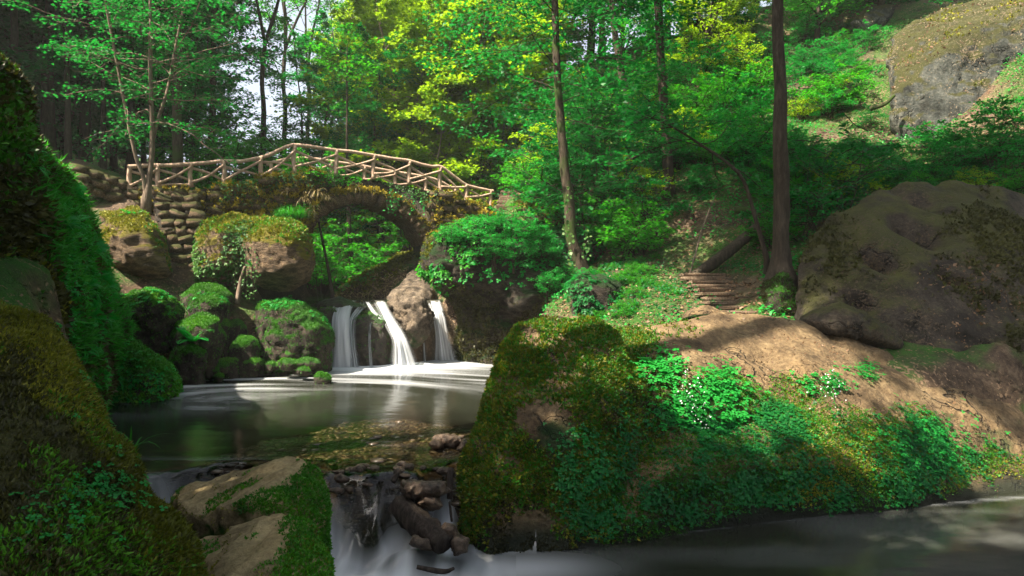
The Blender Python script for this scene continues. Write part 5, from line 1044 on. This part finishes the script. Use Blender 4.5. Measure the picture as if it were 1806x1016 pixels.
def flank(p, n, px, py): return sstep(-10, 40, py - bzone(p, n, px, py) + 35 * fbm(p * 1.6, 3, 2)) * sstep(950, 1060, px + 70 * fbm(p * 1.3, 3, 12)) * sstep(-.68, -.45, p[:, 2] - .3 * sstep(1060, 960, px) + .12 * fbm(p * 1.5, 3, 14))
leafmat(BIG, 'mat_leaves', 'herbblue', 3000, .023, 15, lambda p, n, px, py: flank(p, n, px, py) * np.clip((.12 + nz(p, 1.2, 5, -.6, .2)) * (.2 + .8 * nz(p, 4, 6, -.4, .2)), 0, 1) * sstep(720, 790, py + 40 * fbm(p, 2, 7) + .16 * (px - 1000)) * sstep(960, 900, py - 12 * fbm(p * 2, 2, 1) + .04 * (px - 1000)), vb=.55)
leafmat(BIG, 'clover_leaves', 'herb', 1100, .045, 16, lambda p, n, px, py: np.clip(np.exp(-((px - 1165) / 30) ** 2 - ((py - 655) / 24) ** 2) * 1.1 + np.exp(-((px - 1265) / 38) ** 2 - ((py - 690) / 28) ** 2) * 1. + .7 * np.exp(-((px - 1205) / 40) ** 2 - ((py - 720) / 30) ** 2) + .9 * np.exp(-((px - 1290) / 22) ** 2 - ((py - 738) / 12) ** 2), 0, 1), updir=.7, lift=.06, vb=.75)
leafmat(BIG, 'crest_herbs', 'herb', 900, .036, 17, lambda p, n, px, py: np.clip(np.exp(-((px - 1450) / 34) ** 2 - ((py - 678) / 18) ** 2) * 1. + np.exp(-((px - 1522) / 18) ** 2 - ((py - 660) / 12) ** 2) * 1. + .35 * np.exp(-((px - 1620) / 70) ** 2 - ((py - 780) / 40) ** 2), 0, 1), updir=.8, lift=.06, vb=.65)
moss(BIG, 'flank_moss', 'mossgreen', 4200, .022, 18, lambda p, n, px, py: flank(p, n, px, py) * sstep(1000, 1100, px) * (.5 + .5 * nz(p, 1.4, 19, -.4, .2)), 4)
moss(BIG, 'flank_gold_moss', 'mossgold', 2200, .022, 19, lambda p, n, px, py: flank(p, n, px, py) * sstep(1330, 1460, px) * nz(p, 1.0, 4, -.4, .2), 4)
moss(BIG, 'brown_moss', 'mossdark', 2000, .034, 20, lambda p, n, px, py: flank(p, n, px, py) * sstep(1000, 1080, px) * sstep(1260, 1120, px) * sstep(800, 740, py), 5)
moss(BIG, 'leaf_litter', 'litter', 420, .034, 21, lambda p, n, px, py: sstep(.4, .7, n[:, 2]) * sstep(1050, 1120, px) * nz(p, 1.3, 2, -.2, .3), 1, lift=.1, up=0)
moss(FGR, 'leaf_litter', 'litter', 500, .011, 22, lambda p, n, px, py: sstep(.6, .85, n[:, 2]) * nz(p, 2.2, 2, -.1, .35), 1, lift=.1, up=0)
moss(BIG, 'foot_moss', 'mossdark', 2600, .03, 189, lambda p, n, px, py: sstep(1040, 960, px) * sstep(820, 880, py) * nz(p, 1.8, 4, -.4, .2), 5)
# flower spray on the flank
for px, py, lab in [(1213, 690, 'small spray of white flowers among the clover on the largest boulder'), (1225, 735, 'pale drooping flower spray lower on the flank of the largest boulder'), (1462, 684, 'pale leafy flower spray on the sunlit crest of the largest boulder')]:
    g = Geo(); rr_ = np.random.default_rng(px); q = rr_.normal(0, 1, (46, 3)) * (.09, .06, .13); V, Q = leaves(q, np.tile((0, -1., .5), (46, 1)), .022, rr_, .7); g.add(V, Q)
    o = put('flower_spray', None, loc=tuple(P(px, py, 8.15 if px < 1300 else 8.75)), label=lab, cat='flowers'); put('petals', g.mesh('petals', M['petal']), parent=o, kind='stuff'); g = Geo()
    for k in range(7): V, Q, Tr = tube([(rr_.normal(0, .05), .15, -.2), (rr_.normal(0, .05), .02, 0), tuple(q[k])], .003, 3, caps=False); g.add(V, Q)
    put('stems', g.mesh('stems', M['grass']), parent=o, kind='stuff')
# pool boulders
for k, o in enumerate(SM + [FA]):
    wet = o.data.materials[0] == M['wetrock']
    moss(o, 'moss', 'mossgreen', 2400 if not wet else 500, .028, 300 + k, lambda p, n, px, py: np.clip(.05 + sstep(.0, .6, n[:, 2] + .3 * fbm(p * 2.2, 3, 9)) * (.35 + .65 * nz(p, 2.0, 6, -.4, .2)), 0, 1), 5, vfun=lambda p, n, rg: np.clip(.45 + .35 * fbm(p * 2.5, 3, 6) + rg.normal(0, .15, len(p)), 0, 1))
    if not wet and k in (0, 5, 3): leafmat(o, 'small_leaves', 'herb', 200, .05, 340 + k, lambda p, n, px, py: sstep(.2, .6, n[:, 2]) * nz(p, 1.3, 4, 0, .35), updir=.8, lift=.04)
for k, o in enumerate((L1, L2, L3)):
    moss(o, 'golden_moss', 'mossgold', 700, .05, 160 + k, lambda p, n, px, py: np.clip(sstep(.25, .75, n[:, 2] + .25 * fbm(p * 1.2, 3, 8)) + (.35 if k == 1 else 0) * nz(p, 1., 3, -.1, .3), 0, 1), 5, vfun=lambda p, n, rg: np.clip(rg.normal(.62 if k else .4, .22, len(p)), 0, 1))
    moss(o, 'green_moss', 'mossgreen', 350, .055, 165 + k, lambda p, n, px, py: sstep(.1, .7, n[:, 2]) * nz(p, 1.1, 13, 0, .3), 5)
leafmat(L2, 'ivy_leaves', 'ivy', 300, .055, 170, lambda p, n, px, py: nz(p, .9, 5, -.2, .2) * sstep(515, 470, py))
def r1top(p, n, px, py): return sstep(505, 440, py + 20 * fbm(p * .9, 3, 5))
leafmat(R1, 'top_leaves', 'herb', 260, .07, 171, lambda p, n, px, py: r1top(p, n, px, py) * sstep(800, 850, px) * sstep(1000, 960, px) * nz(p, 1.2, 3, -.3, .2), updir=.8, lift=.09)
moss(R1, 'top_moss', 'mossgold', 600, .045, 172, lambda p, n, px, py: sstep(540, 470, py) * sstep(850, 790, px) * nz(p, 1.2, 6, -.3, .3), 5); leafmat(R1, 'left_leaves', 'leaf', 260, .06, 188, lambda p, n, px, py: sstep(520, 450, py) * sstep(860, 800, px) * nz(p, 1.4, 16, -.2, .3), updir=.6, lift=.06)
moss(R1, 'face_moss', 'mossdark', 500, .06, 173, lambda p, n, px, py: nz(p, .7, 5, -.1, .3) * .8, 5)
leafmat(R1, 'side_leaves', 'herb', 300, .07, 174, lambda p, n, px, py: sstep(950, 985, px) * nz(p, 1, 2, -.3, .1) + .5 * sstep(800, 770, px) * nz(p, 1, 4, 0, .2))
leafmat(RB2, 'ivy_leaves', 'leafdark', 260, .06, 175, lambda p, n, px, py: nz(p, 1.5, 3, -.2, .2), lift=.08)
moss(TM, 'moss', 'mossdark', 1500, .03, 176, lambda p, n, px, py: nz(p, 2, 3, -.4, .3), 5); moss(TM, 'green_moss', 'mossgreen', 900, .025, 186, lambda p, n, px, py: nz(p, 1.6, 3, -.1, .3), 5)
moss(RS, 'moss', 'mossgold', 400, .06, 177, up(.2, .7), 5)
moss(EB, 'roots_and_moss', 'mossgold', 260, .09, 178, lambda p, n, px, py: nz(p, .8, 3, -.2, .3), 5)
moss(EB, 'dry_roots', 'straw', 160, .16, 179, lambda p, n, px, py: sstep(.7, .2, n[:, 2]), 3, wid=.12, up=-.3)
leafmat(EB, 'green_leaves', 'leaf', 130, .09, 180, lambda p, n, px, py: sstep(.3, .8, n[:, 2]) * sstep(690, 640, px))
leafmat(GR, 'ivy_leaves', 'leafdark', 200, .08, 181, None)
moss(DR, 'leaf_litter', 'litter', 420, .055, 182, lambda p, n, px, py: sstep(1580, 1700, px) * sstep(440, 560, py + 40 * fbm(p, 2, 3)) * nz(p, 1.0, 6, -.3, .2), 1, lift=.15, up=0, wid=.6)
moss(DR, 'moss', 'mossdark', 700, .05, 183, lambda p, n, px, py: np.clip((np.exp(-((px - 1455) / 50) ** 2 - ((py - 450) / 55) ** 2) * 1.1 + nz(p, .7, 8, -.1, .5) * sstep(1580, 1760, px)) * nz(p, 2.5, 18, -.4, .3), 0, 1), 5)
moss(CLF, 'moss', 'mossgold', 30, .09, 184, lambda p, n, px, py: sstep(.4, .7, n[:, 2]) * nz(p, .5, 3, 0, .3), 5)
moss(CLF, 'leaf_litter', 'litter', 70, .09, 185, lambda p, n, px, py: sstep(.35, .7, n[:, 2]) * nz(p, .6, 8, -.2, .2), 1, lift=.1, up=0, wid=.6)
# moss and ivy on the bridge masonry: built from its stones
def bridge_green():
    rg = np.random.default_rng(31); st = [o for o in bpy.data.objects if o.parent == bridge and o.name.startswith('stone')]
    pts, nn, sx = [], [], []
    for o in st:
        m = np.array(o.matrix_basis); V, N = read(o.data); c = 150; i = rg.integers(0, len(V), c); w = V[i] @ m[:3, :3].T + m[:3, 3]; n_ = unit(N[i] @ np.linalg.inv(m[:3, :3])); pts.append(w + BO); nn.append(n_)
    p, n = np.concatenate(pts), np.concatenate(nn); px = p[:, 0] / p[:, 1] * F_ + CX
    dep = ((p[:, :2] - BA) * BN).sum(1); sv = ((p[:, :2] - BA) * BE).sum(1); k = rg.random(len(p)) < (dep < .3) * (p[:, 2] > arch_z(sv) + .3) * np.clip(sstep(.05, .6, n[:, 2]) * .8 + .3 * nz(p, .8, 5, -.1, .3), 0, 1) * (.25 + .75 * sstep(740, 690, px) + .4 * sstep(770, 800, px)).clip(0, 1) * np.clip(sstep(360, 470, px) * 1.0 + .25, 0, 1); a, b = p[k], n[k]
    a = np.repeat(a, 3, 0) + rg.normal(0, .05, (len(a) * 3, 3)); b = np.repeat(b, 3, 0)
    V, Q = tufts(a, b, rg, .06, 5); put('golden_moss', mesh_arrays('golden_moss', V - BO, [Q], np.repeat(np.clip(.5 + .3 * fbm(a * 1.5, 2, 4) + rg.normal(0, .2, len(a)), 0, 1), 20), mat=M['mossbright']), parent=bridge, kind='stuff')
    q = []
    for _ in range(1500):
        x = rg.uniform(390, 885); y = np.interp(x, [390, 520, 660, 885], [326, 305, 315, 372]) + rg.gamma(1.6, 13); sz = bs(x); w = bp(x, y, -.14 + rg.normal(0, .05))
        if w[2] > arch_z(np.array([sz]))[0] - .12: q.append(w)
    q = np.array(q); q = q[nz(q, .9, 21, -.25, .25) > rg.random(len(q))]; V, Q = leaves(q, np.tile((0.1, -.8, .6), (len(q), 1)), .075, rg, .7, jit=.5); put('ivy_leaves', mesh_arrays('ivy_leaves', V - BO, [Q], np.repeat(np.clip(rg.normal(.5, .25, len(q)), 0, 1), 4), mat=M['ivy']), parent=bridge, kind='stuff')
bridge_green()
def hanging_ivy(strands, label, leaf='ivy', ls=.055):
    rg = np.random.default_rng(len(label)); g, s = Geo(), Geo(); O = P(*strands[0][:3])
    for px, py, Y, ln in strands:
        p0 = P(px, py, Y); L = ln / F_ * Y; k = max(4, int(L / .045)); t = np.linspace(0, 1, k); pts = np.stack([p0[0] + .05 * np.sin(t * 5 + px) , p0[1] - .04 + .03 * np.cos(t * 4), p0[2] - t * L], 1)
        V, Q, Tr = tube(pts - O, .005, 3, caps=False); s.add(V, Q); a = pts + rg.normal(0, .03, pts.shape); V, Q = leaves(a - O, np.tile((0, -1, .4), (k, 1)), ls, rg, .8); g.add(V, Q, None, np.repeat(np.clip(rg.normal(.7, .2, k), 0, 1), 4))
    o = put('hanging_ivy', None, loc=tuple(O), label=label, cat='ivy'); put('leaves', g.mesh('leaves', M[leaf]), parent=o, kind='stuff'); put('stems', s.mesh('stems', M['bark']), parent=o, kind='stuff')
hanging_ivy([(432, 400, 16.3, 110), (440, 410, 16.2, 115), (426, 420, 16.3, 80), (452, 430, 16, 90), (446, 470, 15.9, 60), (418, 470, 16.4, 60), (376, 455, 16.7, 40)], 'ivy strands trailing down between the moss-covered block and the golden-capped boulder')
b_ = [(a, c, bp(a, c, -.2)[1], l) for a, c, l in [(690, 335, 42), (697, 340, 40), (684, 345, 25), (705, 345, 20), (728, 345, 30), (745, 352, 25)]]
hanging_ivy(b_, 'ivy curtain hanging from the bridge into the arch opening', 'herb', .08)
hanging_ivy([(1035, 400, 16.2, 50), (1032, 420, 16.2, 40), (1005, 400, 16.6, 70), (1000, 330, 16.7, 90), (1010, 450, 16.5, 30)], 'pale ivy hanging on and beside the crooked trunk', 'ivy', .09)
# leaf litter and ground plants on the slopes, uncountable
def litter():
    rg = np.random.default_rng(44); n = 26000; px = rg.uniform(900, 1830, n); Y = rg.uniform(11.5, 30, n); x = (px - CX) / F_ * Y; z = terrain(x, Y); py = CY - (z - CAMZ) / Y * F_
    ok = (z > 1) & (py > 0) & (py < 620); x, Y, z = x[ok], Y[ok], z[ok]; p = np.stack([x, Y, z + .02], 1); V, Q = leaves(p, np.tile((-.2, -.3, 1.), (len(p), 1)), .075, rg, .6, jit=.5)
    put('fallen_leaves', mesh_arrays('fallen_leaves', V, [Q], np.repeat(rg.beta(1.5, 1.8, len(p)), 4), mat=M['litter']), kind='stuff', label='brown fallen leaves scattered over the wooded slope')
    n = 60000; px = rg.uniform(880, 1850, n); Y = rg.uniform(11.5, 36, n); x = (px - CX) / F_ * Y; z = terrain(x, Y); py = CY - (z - CAMZ) / Y * F_; p = np.stack([x, Y, z], 1); m = nz(p, .5, 61, -.15, .2)
    bank = (px > 1040) & (px < 1340) & (py > 465) & (py < 565); chute = np.exp(-((px - 1180 - .3 * (400 - py)) / 70) ** 2) * sstep(330, 380, py) * (~bank); m = np.where(bank, .9, m * (1 - chute))
    stp = (px > 1195 + (py - 490) * 1.25) & (px < 1340) & (py > 486); ok = (z > .9) & (py > -10) & (py < 600) & (rg.random(n) < m) & ~stp; p = p[ok]; p[:, 2] += rg.uniform(.02, .22, len(p))
    bk = bank[ok]; V, Q = leaves(p[bk], np.tile((-.1, -.4, 1.), (bk.sum(), 1)), .06, rg, .7, jit=.45); put('bank_plants', mesh_arrays('bank_plants', V, [Q], np.repeat(np.clip(rg.normal(.45, .25, bk.sum()), 0, 1), 4), mat=M['leafdark']), kind='stuff', label='dark low plants covering the bank left of the lower steps')
    p = p[~bk]; V, Q = leaves(p, np.tile((-.1, -.4, 1.), (len(p), 1)), .075, rg, .7, jit=.4); put('ground_plants', mesh_arrays('ground_plants', V, [Q], np.repeat(np.clip(rg.normal(.5, .22, len(p)), 0, 1), 4), mat=M['herb']), kind='stuff', label='low green ground plants covering the wooded slope and the bank by the steps')
litter()
# fallen trunks on the bank
log('log', [P(1222,490,14.9), P(1270,455,15.2), P(1320,415,15.6), P(1345,388,15.9)], [.12, .13, .12, .1], 'barkmoss', 'fallen mossy trunk lying up the bank above the lower steps', 'log')
log('log', [P(1296,372,16.5), P(1312,370,16.4), P(1328,374,16.3)], [.09, .09, .08], 'barkmoss', 'short mossy log stub on the slope behind the big trunk', 'log')
log('branch', [P(1215,490,15), P(1240,400,15.5), P(1262,345,16)], [.02, .018, .01], 'barkpale', 'thin pale dead branch leaning on the dirt bank', 'branch')
log('log', [P(700,466,23), P(735,452,22.6), P(762,438,22.3)], [.11, .12, .12], 'barkmoss', 'moss-gold log lying on the earth bank under the arch', 'log')
log('branch', [P(1535,192,22), P(1560,184,21.9), P(1578,168,21.8)], [.08, .06, .05], 'barkmoss', 'mossy branch stub sticking out beside the grey cliff edge', 'branch')
log('root', [P(432,470,16.2), P(424,500,16.3), P(418,535,16.2)], [.03, .05, .06], 'barkpale', 'pale root running down from the pier between the boulders', 'root')
print('done', round(time.time() - T0, 1))
